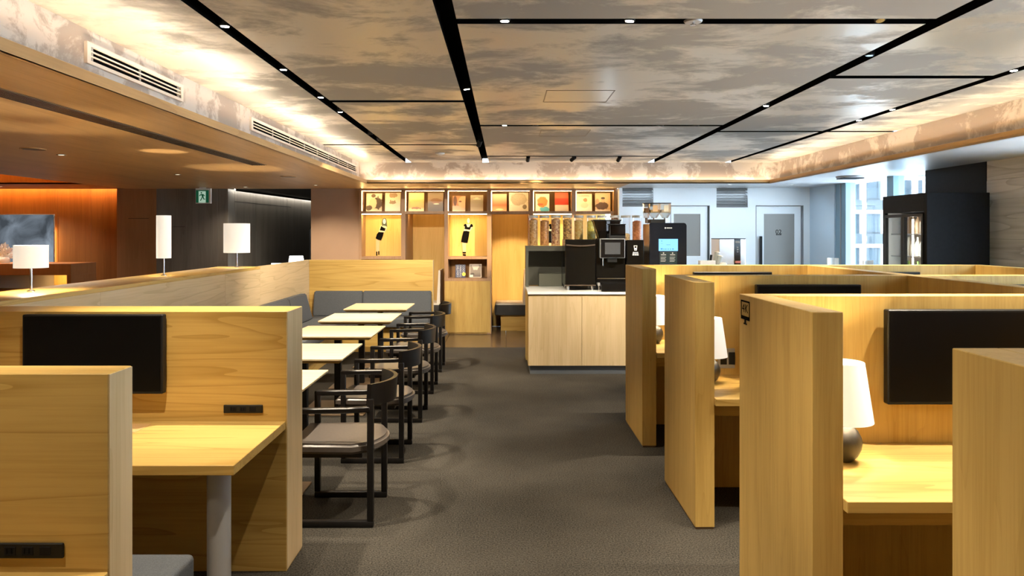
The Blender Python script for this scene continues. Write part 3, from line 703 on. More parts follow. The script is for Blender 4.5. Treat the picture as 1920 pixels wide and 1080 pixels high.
# alcove benches
def alcove_bench(xa, xb, label):
    t = thing('alcove_bench', label, 'bench', ((xa+xb)/2, 12.6, 0), group='alcove benches')
    part('seat_cushion', bx(xa, xb, 12.25, 12.90, .26, .43, b=.02, seg=2), fabric2, t, True)
    part('cushion_pad', bx(xa+.015, xb-.02, 12.27, 12.88, .425, .455, b=.012, seg=2), fabricw, t, True)
    bm = B(); prism(bm, [(xb-.06, .45), (xb-.005, .45), (xb+.0, 1.0), (xb-.03, 1.0)], lambda x, z, w: (x, 12.27+w, z), .62); part('backrest', bm, fabricw, t)
    part('base', bx(xa+.1, xb, 12.32, 12.88, 0, .26), ash_x, t)
alcove_bench(-.165, .36, 'dark alcove bench with ivory seat pad beside the coffee counter')
alcove_bench(-1.54, -1.06, 'dark alcove bench with ivory pad behind the farthest chair')
# ---- magazines on the upper shelf
def cover(name, stops, interp='LINEAR', blobs=(), speck=0):
    m, nt, N, L, P = newmat(name); P.inputs['Roughness'].default_value = .4
    tc = N.new('ShaderNodeTexCoord'); sp = N.new('ShaderNodeSeparateXYZ'); L.new(tc.outputs['Generated'], sp.inputs[0])
    nz = N.new('ShaderNodeTexNoise'); nz.inputs['Scale'].default_value = 5; nz.inputs['Detail'].default_value = 6; L.new(tc.outputs['Generated'], nz.inputs['Vector'])
    r = N.new('ShaderNodeValToRGB'); cr = r.color_ramp; cr.interpolation = interp
    while len(cr.elements) < len(stops): cr.elements.new(.5)
    for e, (p, c) in zip(cr.elements, stops): e.position = p; e.color = (*c, 1)
    L.new(sp.outputs['Z'], r.inputs[0]); out = r.outputs[0]
    for (cx, cz, rx, rz, c, soft) in blobs:
        mp = N.new('ShaderNodeMapping'); mp.inputs['Location'].default_value = (-cx/rx, 0, -cz/rz); mp.inputs['Scale'].default_value = (1/rx, 0, 1/rz); L.new(tc.outputs['Generated'], mp.inputs['Vector'])
        ln = N.new('ShaderNodeVectorMath'); ln.operation = 'LENGTH'; L.new(mp.outputs[0], ln.inputs[0])
        ad = N.new('ShaderNodeMath'); ad.operation = 'MULTIPLY_ADD'; ad.inputs[1].default_value = soft*6; L.new(nz.outputs['Fac'], ad.inputs[0]); L.new(ln.outputs['Value'], ad.inputs[2])
        mr = N.new('ShaderNodeMapRange'); mr.inputs['From Min'].default_value = 1+soft*3-.08; mr.inputs['From Max'].default_value = 1+soft*3+.08; mr.inputs['To Min'].default_value = 1; mr.inputs['To Max'].default_value = 0; L.new(ad.outputs[0], mr.inputs['Value'])
        mx = N.new('ShaderNodeMix'); mx.data_type = 'RGBA'; L.new(mr.outputs[0], mx.inputs['Factor']); L.new(out, mx.inputs['A']); mx.inputs['B'].default_value = (*c, 1); out = mx.outputs['Result']
    if speck:
        v = N.new('ShaderNodeTexVoronoi'); v.inputs['Scale'].default_value = 26; L.new(tc.outputs['Generated'], v.inputs['Vector'])
        mr = N.new('ShaderNodeMapRange'); mr.inputs['From Min'].default_value = .1; mr.inputs['From Max'].default_value = .3; mr.inputs['To Min'].default_value = speck; mr.inputs['To Max'].default_value = 0; L.new(v.outputs['Distance'], mr.inputs['Value'])
        mask = N.new('ShaderNodeMath'); mask.operation = 'GREATER_THAN'; mask.inputs[1].default_value = .3; L.new(sp.outputs['Z'], mask.inputs[0])
        mm = N.new('ShaderNodeMath'); mm.operation = 'MULTIPLY'; L.new(mr.outputs[0], mm.inputs[0]); L.new(mask.outputs[0], mm.inputs[1])
        mx = N.new('ShaderNodeMix'); mx.data_type = 'RGBA'; L.new(mm.outputs[0], mx.inputs['Factor']); L.new(out, mx.inputs['A']); mx.inputs['B'].default_value = (.06, .05, .05, 1); out = mx.outputs['Result']
    L.new(out, P.inputs['Base Color']); return m
CR = (.75, .66, .55); DK = (.07, .05, .045)
mags = [
 (686.5, 716, 362, cover('cover_1', [(0, (.8, .78, .74)), (.12, (.55, .48, .40)), (1, CR)], blobs=[(.72, .45, .34, .33, DK, .25), (.42, .45, .24, .30, (.66, .46, .33), .1), (.45, .86, .14, .1, (.12, .07, .05), .05), (.18, .18, .2, .14, DK, .15)]), 'magazine with a seated figure photo cover, first on the top shelf'),
 (721.5, 750.7, 361, cover('cover_2', [(0, (.82, .80, .78)), (.35, (.74, .68, .62)), (1, (.76, .66, .55))], blobs=[(.5, .85, .25, .12, (.38, .26, .17), .35), (.5, .5, .26, .10, (.32, .24, .17), .45)]), 'pale magazine with faint line drawing of hair, second on the top shelf'),
 (766, 795, 361, cover('cover_3', [(0, (.8, .66, .46)), (.22, (.55, .24, .06)), (.5, (.68, .30, .07)), (.68, (.78, .62, .30)), (1, (.8, .7, .42))], blobs=[(.5, .17, .3, .06, (.2, .1, .05), .4)]), 'magazine with golden orange sunset field cover'),
 (802, 831, 361, cover('cover_4', [(0, (.10, .10, .11)), (.45, (.15, .13, .13)), (.65, (.30, .22, .18)), (1, (.36, .29, .23))], blobs=[(.52, .56, .36, .14, (.22, .13, .10), .15), (.55, .40, .18, .025, (.8, .72, .6), .1)]), 'dark magazine with a pale wave mark on its cover'),
 (848.4, 872.4, 367, cover('cover_5', [(0, (.75, .68, .62)), (.1, (.42, .34, .29)), (.36, (.34, .26, .22)), (.365, (.30, .13, .075)), (1, (.36, .17, .09))], blobs=[(.85, .6, .42, .38, (.52, .28, .17), .02), (.2, .68, .14, .32, (.08, .03, .025), .05), (.6, .64, .12, .05, (.1, .04, .03), .1)]), 'magazine with a terracotta arch photo cover'),
 (882, 906, 365.5, cover('cover_6', [(0, (.62, .57, .52)), (.3, (.32, .28, .25)), (.6, (.26, .23, .2)), (1, (.42, .36, .29))], blobs=[(.5, .76, .32, .025, (.7, .64, .52), .15), (.5, .83, .14, .02, (.7, .64, .52), .1)]), 'grey brown magazine with small pale title lines'),
 (923, 950, 363, cover('cover_7', [(0, (.72, .48, .32)), (.2, (.70, .30, .17)), (.35, (.66, .15, .08)), (.6, (.72, .32, .2)), (1, (.74, .60, .44))], blobs=[(.5, .11, .26, .05, (.8, .66, .5), .05)]), 'magazine with a soft red orange gradient cover'),
 (954.4, 991, 360.5, cover('cover_8', [(0, (.82, .80, .77)), (1, (.82, .80, .77))], blobs=[(.5, .64, .43, .32, (.50, .44, .38), .08), (.80, .24, .11, .12, (.22, .19, .17), .02)], speck=.9), 'wide white magazine with a speckled crowd photo and round badge'),
 (1004, 1030, 363, cover('cover_9', [(0, (.75, .70, .64)), (.25, (.74, .66, .55)), (1, (.76, .68, .54))], blobs=[(.65, .12, .36, .16, (.10, .42, .58), .1), (.5, .54, .38, .30, (.68, .21, .06), .12), (.35, .4, .22, .06, (.34, .1, .05), .1)]), 'magazine with a large orange knot on a blue corner cover'),
 (1040.5, 1066, 360.5, cover('cover_10', [(0, (.78, .73, .66)), (.33, (.78, .73, .66)), (.34, (.58, .05, .03)), (.68, (.60, .06, .03)), (.69, (.68, .12, .05)), (1, (.70, .14, .06))], 'CONSTANT'), 'magazine with a flat red upper cover and white lower band'),
 (1082, 1110, 363, cover('cover_11', [(0, (.80, .76, .72)), (.4, (.72, .60, .47)), (1, (.72, .58, .44))], blobs=[(.55, .64, .13, .12, (.34, .20, .12), .2), (.5, .35, .25, .16, (.62, .50, .40), .1), (.5, .88, .36, .03, (.42, .32, .25), .35)]), 'cream magazine with a bearded head portrait cover'),
 (1116, 1144.5, 361.5, cover('cover_12', [(0, (.8, .75, .70)), (.08, (.8, .75, .70)), (.1, (.6, .45, .3)), (1, (.70, .54, .36))], blobs=[(.45, .30, .42, .22, (.12, .075, .06), .12), (.52, .62, .13, .14, (.62, .4, .27), .03), (.52, .72, .13, .06, (.06, .04, .03), .1), (.15, .55, .12, .14, (.5, .3, .2), .05)]), 'magazine with a dark suited couple on the cover, last on the shelf'),
]
paper = plain('paper_edge', (.72, .68, .62), .7)
for pa, pb, pt, m, lb in mags:
    D = 12.12; x0, x1 = X(pa, D), X(pb, D); h = Z(pt, D)-zs1-.001
    t = thing('magazine', lb, 'magazine', ((x0+x1)/2, D, zs1+.001), group='magazines on the top shelf')
    tilt = math.radians(7); t.rotation_euler = (-tilt, 0, random.uniform(-.05, .05))
    w = (x1-x0)/2
    part('cover', bx(-w, w, -.002, 0, .001, h), m, t, local=True)
    part('pages', bx(-w+.002, w-.002, 0, .008, .001, h-.003), paper, t, local=True)
# ---- two books in the lower niche
navy = plain('navy_cover', (.012, .025, .09), .35)
D = 12.1; x0, x1 = X(854, D), X(872.5, D); zb = zp1+.004; h = Z(496, D)-zb
t = thing('book', 'navy blue book with white vertical lettering and yellow badge', 'book', ((x0+x1)/2, D, zb), group='books in the lower niche')
t.rotation_euler = (-math.radians(6), 0, 0); w = (x1-x0)/2
part('cover', bx(-w, w, -.002, .004, .001, h), navy, t, local=True); part('pages', bx(-w+.003, w-.003, .004, .02, .002, h-.003), paper, t, local=True)
for s, cx, sz in (('COOK', .048, .046), ('PARKING', .0, .046), ('DELIVERY', -.046, .046)):
    bm = text_bm(s, sz, lambda u, v, w_: (cx+v, -.0025-abs(w_), h*.94-u), align='LEFT')
    part('lettering', bm, inkw, t, local=True)
part('badge', cyl(B(), (.055, -.0035, h*.26), (.055, -.0015, h*.26), .03, n=20), plain('yellow_badge', (.75, .62, .05), .4), t, local=True)
x0, x1 = X(880, D), X(903, D); h = Z(495, D)-zb; w = (x1-x0)/2
t = thing('book', 'grey framed mountain photo book beside the navy one', 'book', ((x0+x1)/2, D, zb), group='books in the lower niche')
t.rotation_euler = (-math.radians(6), 0, -.06)
part('cover', bx(-w, w, -.002, .004, .001, h), plain('book_border', (.55, .48, .42), .5), t, local=True)
part('photo', bx(-w+.012, w-.012, -.003, -.002, .012, h-.012), cover('valley_photo', [(0, (.07, .055, .05)), (.4, (.16, .135, .12)), (1, (.2, .17, .15))], blobs=[(.5, .9, .30, .38, (.46, .41, .37), .25), (.2, .2, .2, .1, (.05, .04, .035), .3)]), t, local=True)
part('caption_label', bx(-w+.004, -w+.06, -.0045, -.003, .01, .045), plain('caption_card', (.6, .55, .5), .5), t, local=True)
part('pages', bx(-w+.003, w-.003, .004, .02, .002, h-.003), paper, t, local=True)
# ---- figure cut-outs in the cupboards
skin = plain('pale_skin_print', (.72, .60, .48), .5); facew = plain('white_face_print', (.82, .80, .74), .5); legp = plain('leg_print', (.70, .50, .30), .5); hair_g = plain('dark_green_hair', (.05, .065, .045), .5); hair_y = plain('blond_hair', (.55, .38, .08), .5)
def figure(label, ox, oy, s, polys, order):
    D = NB-.001
    t = thing('figure_cutout', label, 'wall art', (X(ox+270/s, D), D, Z(oy+1000/s, D)), group='flat figures in the lit cupboards')
    for k, (nm, m, pts) in enumerate(polys):
        off = .004+.003*order[k]
        bm = B(); prism(bm, pts, lambda u, v, w: (X(ox+u/s, D), D-off-w, Z(oy+v/s, D)),   .003)
        part(nm, bm, m, t)
f1 = [('legs', legp, [(192, 760), (245, 775), (241, 940), (197, 940)]),
      ('torso', skin, [(262, 560), (345, 565), (352, 600), (325, 648), (312, 664), (228, 660), (250, 600)]),
      ('hair', hair_g, [(283, 572), (278, 520), (284, 480), (300, 458), (330, 456), (346, 480), (352, 540), (355, 580), (335, 570), (300, 562)]),
      ('top', ink, [(270, 568), (300, 590), (333, 604), (320, 642), (248, 630)]),
      ('skirt', ink, [(232, 655), (308, 660), (292, 720), (268, 778), (225, 768), (188, 748), (205, 690)]),
      ('face', facew, ell(315, 502, 21, 38)), ('shoe', ink, [(196, 938), (212, 938), (214, 998), (196, 998)]), ('shoe', ink, [(226, 932), (243, 932), (243, 985), (227, 988)])]
f2 = [('legs', legp, [(205, 800), (262, 805), (258, 952), (215, 952)]),
      ('torso', skin, [(228, 560), (290, 520), (360, 560), (345, 600), (318, 645), (228, 640), (238, 600)]),
      ('hair', hair_y, [(250, 525), (262, 470), (280, 448), (300, 442), (318, 452), (330, 480), (342, 528), (322, 540), (268, 540)]),
      ('top', ink, [(226, 562), (236, 545), (255, 535), (268, 548), (280, 585), (308, 585), (326, 545), (345, 538), (362, 560), (360, 582), (332, 586), (318, 624), (240, 612), (244, 578)]),
      ('skirt', ink, [(225, 640), (270, 638), (312, 650), (300, 730), (283, 815), (235, 812), (190, 800), (205, 720)]),
      ('face', facew, ell(296, 492, 20, 38)), ('shoe', ink, [(210, 944), (262, 944), (258, 965), (214, 965)]), ('shoe', ink, [(213, 975), (260, 978), (258, 998), (216, 996)])]
od = [0, 0, 1, 2, 1, 2, 1, 1]
figure('flat leaning woman figure with dark hair and black skirt in the left cupboard', 680, 350, 7.71, f1, od)
figure('flat leaning woman figure with blond hair and black dress in the middle cupboard', 840, 350, 7.71, f2, od)
figure('flat figure cut-out mostly hidden behind the cereal jars', 999, 350, 7.71, f2, od)

# ================================================================== COFFEE COUNTER
CY0, CY1, CZ = 8.50, 9.46, .938; cx0, cx1 = .267, 3.3
t = thing('coffee_counter', 'pale ash coffee counter with white top and dark plinth', 'counter', (1.7, 9, 0))
part('carcass', bx(cx0, cx1, CY0+.02, CY1, .095, CZ-.04), ash_z, t)
part('worktop', bx(cx0-.008, cx1, CY0-.006, CY1, CZ-.028, CZ, b=.002), topwhite, t)
part('plinth', bx(cx0+.02, cx1, CY0+.03, CY1-.05, 0, .095), plain('blue_grey_plinth', (.10, .11, .125), .5), t)
for a, b in ((cx0, .877), (.877, 1.487), (1.487, 2.097), (2.097, 2.707), (2.707, cx1)):
    part('door', bx(a+.002, b-.002, CY0, CY0+.02, .098, CZ-.05, b=.001), pale_z, t)
# olive niche cabinet on the counter
OY0, OY1 = 9.30, 9.68; ox0, ox1 = .262, 1.76; oz1 = 1.448
t = thing('dispenser_cabinet', 'olive grey open-front cabinet at the back of the coffee counter', 'cabinet', (1.0, 9.45, CZ))
part('body_top', bx(ox0, ox1, OY0, OY1, oz1-.062, oz1), olive, t)
part('side', bx(ox0, ox0+.034, OY0, OY1, CZ, oz1-.062), olive, t); part('side', bx(ox1-.034, ox1, OY0, OY1, CZ, oz1-.062), olive, t)
part('divider', bx(.735, .77, OY0, OY1, CZ, oz1-.062), olive, t)
part('back', bx(ox0+.034, ox1-.034, OY1-.02, OY1, CZ, oz1-.062), olive, t)
single('storage_box', bx(.43, .72, 9.42, 9.6, CZ+.001, CZ+.16, b=.003), olive2, 'plain olive grey box inside the open cabinet', 'box')
# support shelf behind counter for the cabinet rear
single('counter_back_panel', bx(cx0, cx1, CY1+.002, CY1+.24, 0, CZ, b=.002), ash_z, 'ash panel box behind the coffee counter supporting the cabinet', 'panel')
# ---- cereal jars
jar_cols = [((.45, .22, .07), (.70, .42, .18)), ((.42, .19, .06), (.62, .34, .12)), ((.30, .10, .05), (.72, .45, .22)), ((.16, .07, .03), (.66, .40, .12)), ((.55, .32, .08), (.75, .52, .22)), ((.60, .50, .05), (.85, .76, .25)), ((.38, .2, .12), (.6, .42, .3)), ((.5, .4, .32), (.72, .62, .52)), ((.14, .07, .04), (.68, .46, .2)), ((.42, .14, .05), (.58, .25, .1))]
def grain(name, a, b):
    m, nt, N, L, P = newmat(name); tc = N.new('ShaderNodeTexCoord'); v = N.new('ShaderNodeTexVoronoi'); v.inputs['Scale'].default_value = 60; L.new(tc.outputs['Object'], v.inputs['Vector'])
    hs = N.new('ShaderNodeSeparateColor'); L.new(v.outputs['Color'], hs.inputs[0])
    r = N.new('ShaderNodeValToRGB'); r.color_ramp.elements[0].color = (*a, 1); r.color_ramp.elements[1].color = (*b, 1); L.new(hs.outputs[0], r.inputs[0])
    L.new(r.outputs[0], P.inputs['Base Color']); bp = N.new('ShaderNodeBump'); bp.invert = True; bp.inputs['Strength'].default_value = .8; bp.inputs['Distance'].default_value = .006; L.new(v.outputs['Distance'], bp.inputs['Height']); L.new(bp.outputs[0], P.inputs['Normal'])
    return m
jl = ['first tall jar of tan cereal at the cabinet\'s left end', 'second jar from the left with tan flakes', 'third jar from the left with reddish brown mixed granola', 'fourth jar from the left with dark and amber muesli', 'fifth jar from the left with golden flakes', 'jar of bright yellow cereal', 'jar of brown bits behind the coffee hopper', 'jar of pale bits behind the coffee hopper', 'nearly empty jar with dark mixed nuts at the bottom', 'jar of orange brown almonds at the right end of the row']
for i, px in enumerate((1000, 1021, 1042, 1063.7, 1085, 1108.7, 1129, 1151.7, 1173, 1194)):
    y = 9.48; x = X(px, y); r = .058; z0 = oz1+.001; h = .385
    t = thing('cereal_jar', jl[i], 'jar', (x, y, z0), group='glass cereal jars')
    fill = .145 if i == 8 else h-.05-random.uniform(0, .03)
    part('glass_body', lathe(B(), (x, y, z0), [(0, 0), (r-.004, 0), (r, .004), (r, h-.03), (r-.002, h-.03)], 24), jar_glass, t, True)
    part('contents', lathe(B(), (x, y, z0), [(0, .006), (r-.004, .006), (r-.004, fill), (r*.5, fill+.012), (0, fill+.016)], 24), grain('cereal_%d' % i, *[tuple(min(.9, v*1.45) for v in c) for c in jar_cols[i]]), t, True)
    part('lid', lathe(B(), (x, y, z0+h-.03), [(0, 0), (r+.003, 0), (r+.003, .026), (r-.001, .03), (0, .03)], 24), plain('jar_lid', (.68, .68, .66), .3) if i == 0 else bpy.data.materials['jar_lid'], t, True)
# ---- milk cooler
MY = 8.72
def feet(t, x0, x1, y0, y1, z0, h):
    for fx_ in (x0+.035, x1-.035):
        for fy in (y0+.04, y1-.04): part('foot', cyl(B(), (fx_, fy, z0), (fx_, fy, z0+h), .016, n=16), steel, t, True)
x0, x1 = X(1060, MY), X(1117, MY)
t = thing('milk_cooler', 'glossy dark brown milk cooler unit left of the coffee machine', 'cooler', ((x0+x1)/2, MY+.2, CZ))
part('cabinet', bx(x0, x1, MY+.02, 9.18, CZ+.055, Z(449, MY), b=.006), blackcup, t)
part('door', bx(x0+.004, x1-.004, MY, MY+.02, CZ+.065, Z(449, MY)-.004, b=.004), blackcup, t)
part('lower_strip', bx(x0+.002, x1-.002, MY-.003, MY+.02, CZ+.055, CZ+.068), brownglow, t)
bm = B(); zc_ = Z(459, MY)
sweep(bm, [(x0+.01+(x1-x0-.02)*k/16, MY-.006-.012*math.sin(PI*k/16), zc_-.012*math.sin(PI*k/16)) for k in range(17)], .012, .016); part('handle_bow', bm, brownglow, t, True)
feet(t, x0, x1, MY, 9.16, CZ, .056)
# ---- coffee machine
x0, x1 = X(1119, MY), X(1172, MY)+.02
t = thing('coffee_machine', 'black bean-to-cup coffee machine with grey touch screen', 'coffee machine', ((x0+x1)/2, MY+.2, CZ))
part('body', bx(x0, x1, MY+.10, 9.2, CZ+.05, 1.545, b=.006), blackcup, t)
part('lower_front', bx(x0+.005, x1, MY+.01, MY+.10, CZ+.085, CZ+.24, b=.004), blackgloss, t)
part('chrome_line', bx(x0+.008, x1, MY+.004, MY+.011, CZ+.135, CZ+.145), steel, t)
part('drip_tray', bx(x0+.01, x1, MY-.02, MY+.12, CZ+.055, CZ+.085, b=.004), greymetal, t)
part('emblem', lathe(B(), (0, 0, 0), [(.012, 0), (.016, 0), (.016, .002), (.012, .002), (.012, 0)], 20), greymetal, t, local=True)
e = t.children[-1]; e.location = (.02, MY+.008-t.location.y, .20); e.rotation_euler = (PI/2, 0, 0)
sx0, sx1, sz0, sz1 = X(1125.5, MY), X(1172, MY), Z(484, MY), Z(447.5, MY)
s = part('touch_panel', bx(sx0, sx1, MY+.0, MY+.10, sz0, sz1, b=.006), plain('satin_rim', (.45, .45, .46), .4, .2), t)
part('panel_face', bx(sx0+.006, sx1-.006, MY-.002, MY, sz0+.006, sz1-.006), blackgloss, s)
part('display', bx(sx0+.055, sx1-.055, MY-.004, MY-.002, sz0+.045, sz1-.045), plain('grey_display', (.06, .063, .07), .3), s)
part('steam_wand', cyl(B(), (x0+.075, MY+.05, sz0-.09), (x0+.075, MY+.05, sz0+.01), .010, n=14), steel, t, True)
part('spout', bx(x0+.13, x0+.24, MY+.02, MY+.11, sz0-.05, sz0+.01, b=.004), black, t)
feet(t, x0, x1, MY, 9.18, CZ, .052)
hz = 1.545
smoke = glass('smoked_hopper', (.16, .15, .15), .35, .08)
bm = B(); prism(bm, [(x0-.01, hz+.21), (x0+.31, hz+.21), (x0+.25, hz+.001), (x0+.05, hz+.001)], lambda x, z, w: (x, MY+.2+w, z), .2); h1 = part('bean_hopper', bm, smoke, t)
part('hopper_lid', bx(x0-.02, x0+.32, MY+.19, MY+.41, hz+.21, hz+.225, b=.003), black, t)
part('powder_box', bx(x0+.16, x0+.345, MY+.06, MY+.19, hz+.03, hz+.16, b=.006), smoke, t); part('powder_base', bx(x0+.15, x0+.345, MY+.06, MY+.2, hz, hz+.055, b=.004), black, t)
part('powder_lid', bx(x0+.15, x0+.35, MY+.055, MY+.195, hz+.16, hz+.172, b=.003), black, t)
part('beans', bx(x0+.06, x0+.24, MY+.22, MY+.38, hz+.004, hz+.09), plain('coffee_beans', (.03, .018, .01), .4, noise=.5, nscale=90, bump=.6), t)
# ---- cup dispenser
x0, x1 = X(1172.5, MY)+.02, X(1208.5, MY)
t = thing('cup_dispenser', 'narrow black box with a white cup pictogram', 'dispenser', ((x0+x1)/2, MY+.2, CZ))
part('case', bx(x0, x1, MY+.04, 9.15, CZ, Z(450, MY), b=.005), blackcup, t)
part('door', bx(x0+.006, x1-.006, MY+.02, MY+.04, CZ+.01, Z(451, MY), b=.003), blackcup, t)
cxm = (x0+x1)/2; zc_ = Z(465, MY); fn = lambda u, v, w: (cxm+u, MY+.0195-w, zc_+v)
bm = B()
for q in ([(-.02, .028), (.02, .028), (.02, .022), (-.02, .022)], [(-.019, .022), (-.014, .022), (-.010, -.028), (-.014, -.028)], [(.019, .022), (.014, .022), (.010, -.028), (.014, -.028)], [(-.014, -.024), (.014, -.024), (.013, -.03), (-.013, -.03)], [(-.014, .0), (.014, .0), (.012, -.018), (-.012, -.018)]): prism(bm, q, fn, .001)
part('cup_pictogram', bm, inkw, t)
bm = B(); 
for r_, segs_ in enumerate((((-.03, -.008), (-.004, .012), (.016, .03)), ((-.034, -.01), (-.006, .016), (.02, .034)), ((-.036, -.016), (-.012, .008), (.012, .036)))):
    for a, b in segs_: prism(bm, [(a, -.048-.015*r_), (b, -.048-.015*r_), (b, -.057-.015*r_), (a, -.057-.015*r_)], fn, .001)
part('small_lettering', bm, inkw, t)
# ---- second machine with blue screen
VY0 = 8.86; x0, x1 = X(1218, VY0), X(1287.5, VY0); zt_ = Z(418, VY0)
t = thing('coffee_machine', 'tall black coffee machine with blue screen and bean hoppers on top', 'coffee machine', ((x0+x1)/2, 9.1, CZ))
part('body', bx(x0, x1, VY0+.03, 9.29, CZ, zt_-.01, b=.004), plain('warm_steel_side', (.42, .33, .24), .3, .7), t)
bm = B(); pts = [(x0, CZ+.005), (x1, CZ+.005), (x1, zt_-.03), (x1-.012, zt_-.008), (x1-.03, zt_), (x0+.02, zt_), (x0+.006, zt_-.006), (x0, zt_-.02)]
prism(bm, pts, lambda u, v, w: (u, VY0+w, v), .03); part('front', bm, plain('blue_black_gloss', (.010, .012, .018), .14), t)
mx0, mx1 = X(1235, VY0), X(1271, VY0); mz0, mz1 = Z(470.5, VY0), Z(448, VY0)
part('screen', bx(mx0, mx1, VY0-.004, VY0, mz0, mz1), emit('blue_screen', (.22, .52, .95), .85), t)
bm = B()
for k, (u, v, ww, hh) in enumerate(((.14, .78, .03, .1), (.10, .12, .10, .10), (.24, .12, .05, .06), (.33, .12, .07, .06), (.46, .12, .06, .06), (.58, .12, .05, .06), (.70, .12, .08, .08), (.4, .5, .2, .03), (.12, .6, .08, .02))):
    a = mx0+(mx1-mx0)*u; z_ = mz0+(mz1-mz0)*v; box(bm, a, a+(mx1-mx0)*ww, VY0-.006, VY0-.004, z_, z_+(mz1-mz0)*hh)
part('screen_icons', bm, emit('screen_icon_blue', (.08, .25, .62), .7), t)
part('instruction_card', bx(X(1237, VY0), X(1269.5, VY0), VY0-.003, VY0, CZ+.12, mz0-.004), plain('dark_green_card', (.014, .028, .028), .4), t)
bm = B()
for cx_ in (X(1244, VY0), X(1261, VY0)):
    cyl(bm, (cx_, VY0-.0045, Z(474.5, VY0)), (cx_, VY0-.003, Z(474.5, VY0)), .008, n=12)
    box(bm, cx_-.03, cx_+.03, VY0-.0045, VY0-.003, Z(478.4, VY0), Z(477, VY0))
    for k in range(4): box(bm, cx_-.034, cx_+.03-.008*(k % 2), VY0-.0045, VY0-.003, Z(482.6+2.6*k, VY0), Z(481.8+2.6*k, VY0))
part('card_lettering', bm, plain('grey_print', (.5, .5, .48), .5), t)
bm = B(); cyl(bm, (X(1247.5, VY0), VY0-.002, Z(427.5, VY0)), (X(1247.5, VY0), VY0, Z(427.5, VY0)), .009, n=14)
for k, ww in enumerate((.012, .010, .012, .010, .012)): box(bm, X(1250, VY0)+.0135*k, X(1250, VY0)+.0135*k+.009, VY0-.002, VY0, Z(428.3, VY0), Z(426.6, VY0))
part('brand_mark', bm, inkw, t)
clearh = glass('clear_hopper', (.86, .84, .8), .3, .03)
zh = zt_
part('hopper_base', bx(x0+.03, x0+.21, VY0+.10, 9.2, zh, zh+.045, b=.003), black, t)
for k, (pa, pb, cc) in enumerate(((1207.5, 1216.5, (.22, .12, .06)), (1217.5, 1236, (.55, .38, .16)), (1238, 1256, (.72, .62, .45)))):
    yy = 9.0; a, b = X(pa, yy), X(pb, yy); za, zb_ = zh+.06, zh+.235
    bm = B(); prism(bm, [(a, zb_), (b, zb_), (b, za+.06), ((a+b)/2+.02, za), ((a+b)/2-.02, za), (a, za+.06)], lambda u, v, w: (u, yy-.06+w, v), .13)
    hp = part('hopper', bm, clearh, t)
    part('hopper_fill', bx(a+.006, b-.006, yy-.05, yy+.06, za+.065, za+.1 if k else za+.12), plain('hopper_fill_%d' % k, cc, .6, noise=.4, nscale=100), hp)
    part('hopper_cap', bx(a-.002, b+.002, yy-.062, yy+.072, zb_, zb_+.008), black, hp)
    part('hopper_neck', cyl(B(), ((a+b)/2, yy, zh+(.0 if k == 0 else .045)), ((a+b)/2, yy, za+.004), .016, n=14), brownglow if k == 0 else steel, hp, True)
    if k: part('hopper_label', bx(a+.03, b-.03, yy-.064, yy-.0605, za+.075, zb_-.02), plain('hopper_label_%d' % k, ((.62, .40, .2) if k == 1 else (.72, .66, .5)), .5), hp)
# ---- water dispenser, cups, box
WYD = 9.0; x0, x1 = X(1348.5, WYD), X(1398, WYD); zt_ = Z(448, WYD)
t = thing('water_dispenser', 'brushed steel water dispenser with black control column', 'water dispenser', ((x0+x1)/2, 9.15, CZ))
part('case', bx(x0, x1, WYD, 9.35, CZ, zt_, b=.004), steel, t)
part('top_cover', bx(x0-.002, x1+.002, WYD-.002, 9.352, zt_, zt_+.006), black, t)
c0, c1 = X(1377, WYD), X(1388, WYD)
cp = part('control_column', bx(c0, c1, WYD-.012, WYD, CZ+.05, zt_-.004), blackgloss, t)
bm = B()
for pz in (463.5, 468, 472.2): cyl(bm, ((c0+c1)/2, WYD-.014, Z(pz, WYD)), ((c0+c1)/2, WYD-.012, Z(pz, WYD)), .009, n=14)
part('button', bm, greymetal, cp); part('name_plate', bx(c0+.008, c1-.008, WYD-.014, WYD-.012, Z(455.5, WYD), Z(452, WYD)), greymetal, cp)
part('red_tap', bx(c0+.004, c1-.004, WYD-.04, WYD-.012, Z(493, WYD), Z(489, WYD), b=.003), plain('red_plastic', (.55, .16, .12), .35), cp)
cupg = plain('grey_paper_cup', (.32, .33, .30), .6)
cl_ = [('leaning grey tube of paper cups with pale lid, upper one', (1338, 494, 1346.5, 474), .030), ('leaning grey tube of paper cups, front one beside the dispenser', (1343, 497, 1351.5, 481), .030), ('black cup tube leaning beside the grey cups', (1331, 497, 1335, 478), .014)]
for i, (lb, (pa, ya, pb, yb_), r) in enumerate(cl_):
    yy = (8.84, 8.72, 8.93)[i]; p = Vector((X(pa, yy), yy, CZ+.02)); q = Vector((X(pb, yy), yy+.03, Z(yb_, yy)))
    p.x = X(pa-(pb-pa)*1.2, yy)
    t = thing('cup_stack', lb, 'cups', (p.x, p.y, CZ), group='leaning cup tubes')
    part('tube', cyl(B(), p, q, r*1.0, n=20), cupg if i < 2 else black, t, True)
    if i < 2: part('lid', cyl(B(), q, q+(q-p).normalized()*.012, r*1.08, n=20), plain('cup_lid', (.75, .72, .62), .5) if i == 0 else bpy.data.materials['cup_lid'], t, True)
single('paper_box', bx(X(1303, 8.8), X(1331, 8.8), 8.56, 8.66, CZ, Z(488.5, 8.6), b=.003), whitep, 'low white carton on the coffee counter beside the cup tubes', 'box')
single('cup_lid_pile', lathe(B(), (X(1356, 8.6), 8.6, CZ), [(0, 0), (.04, 0), (.042, Z(492, 8.75)-CZ-.01), (.03, Z(491, 8.75)-CZ), (0, Z(490.5, 8.75)-CZ)], 20), bpy.data.materials['cup_lid'], 'pale stack of cup lids before the steel water dispenser', 'lids', smooth=True)

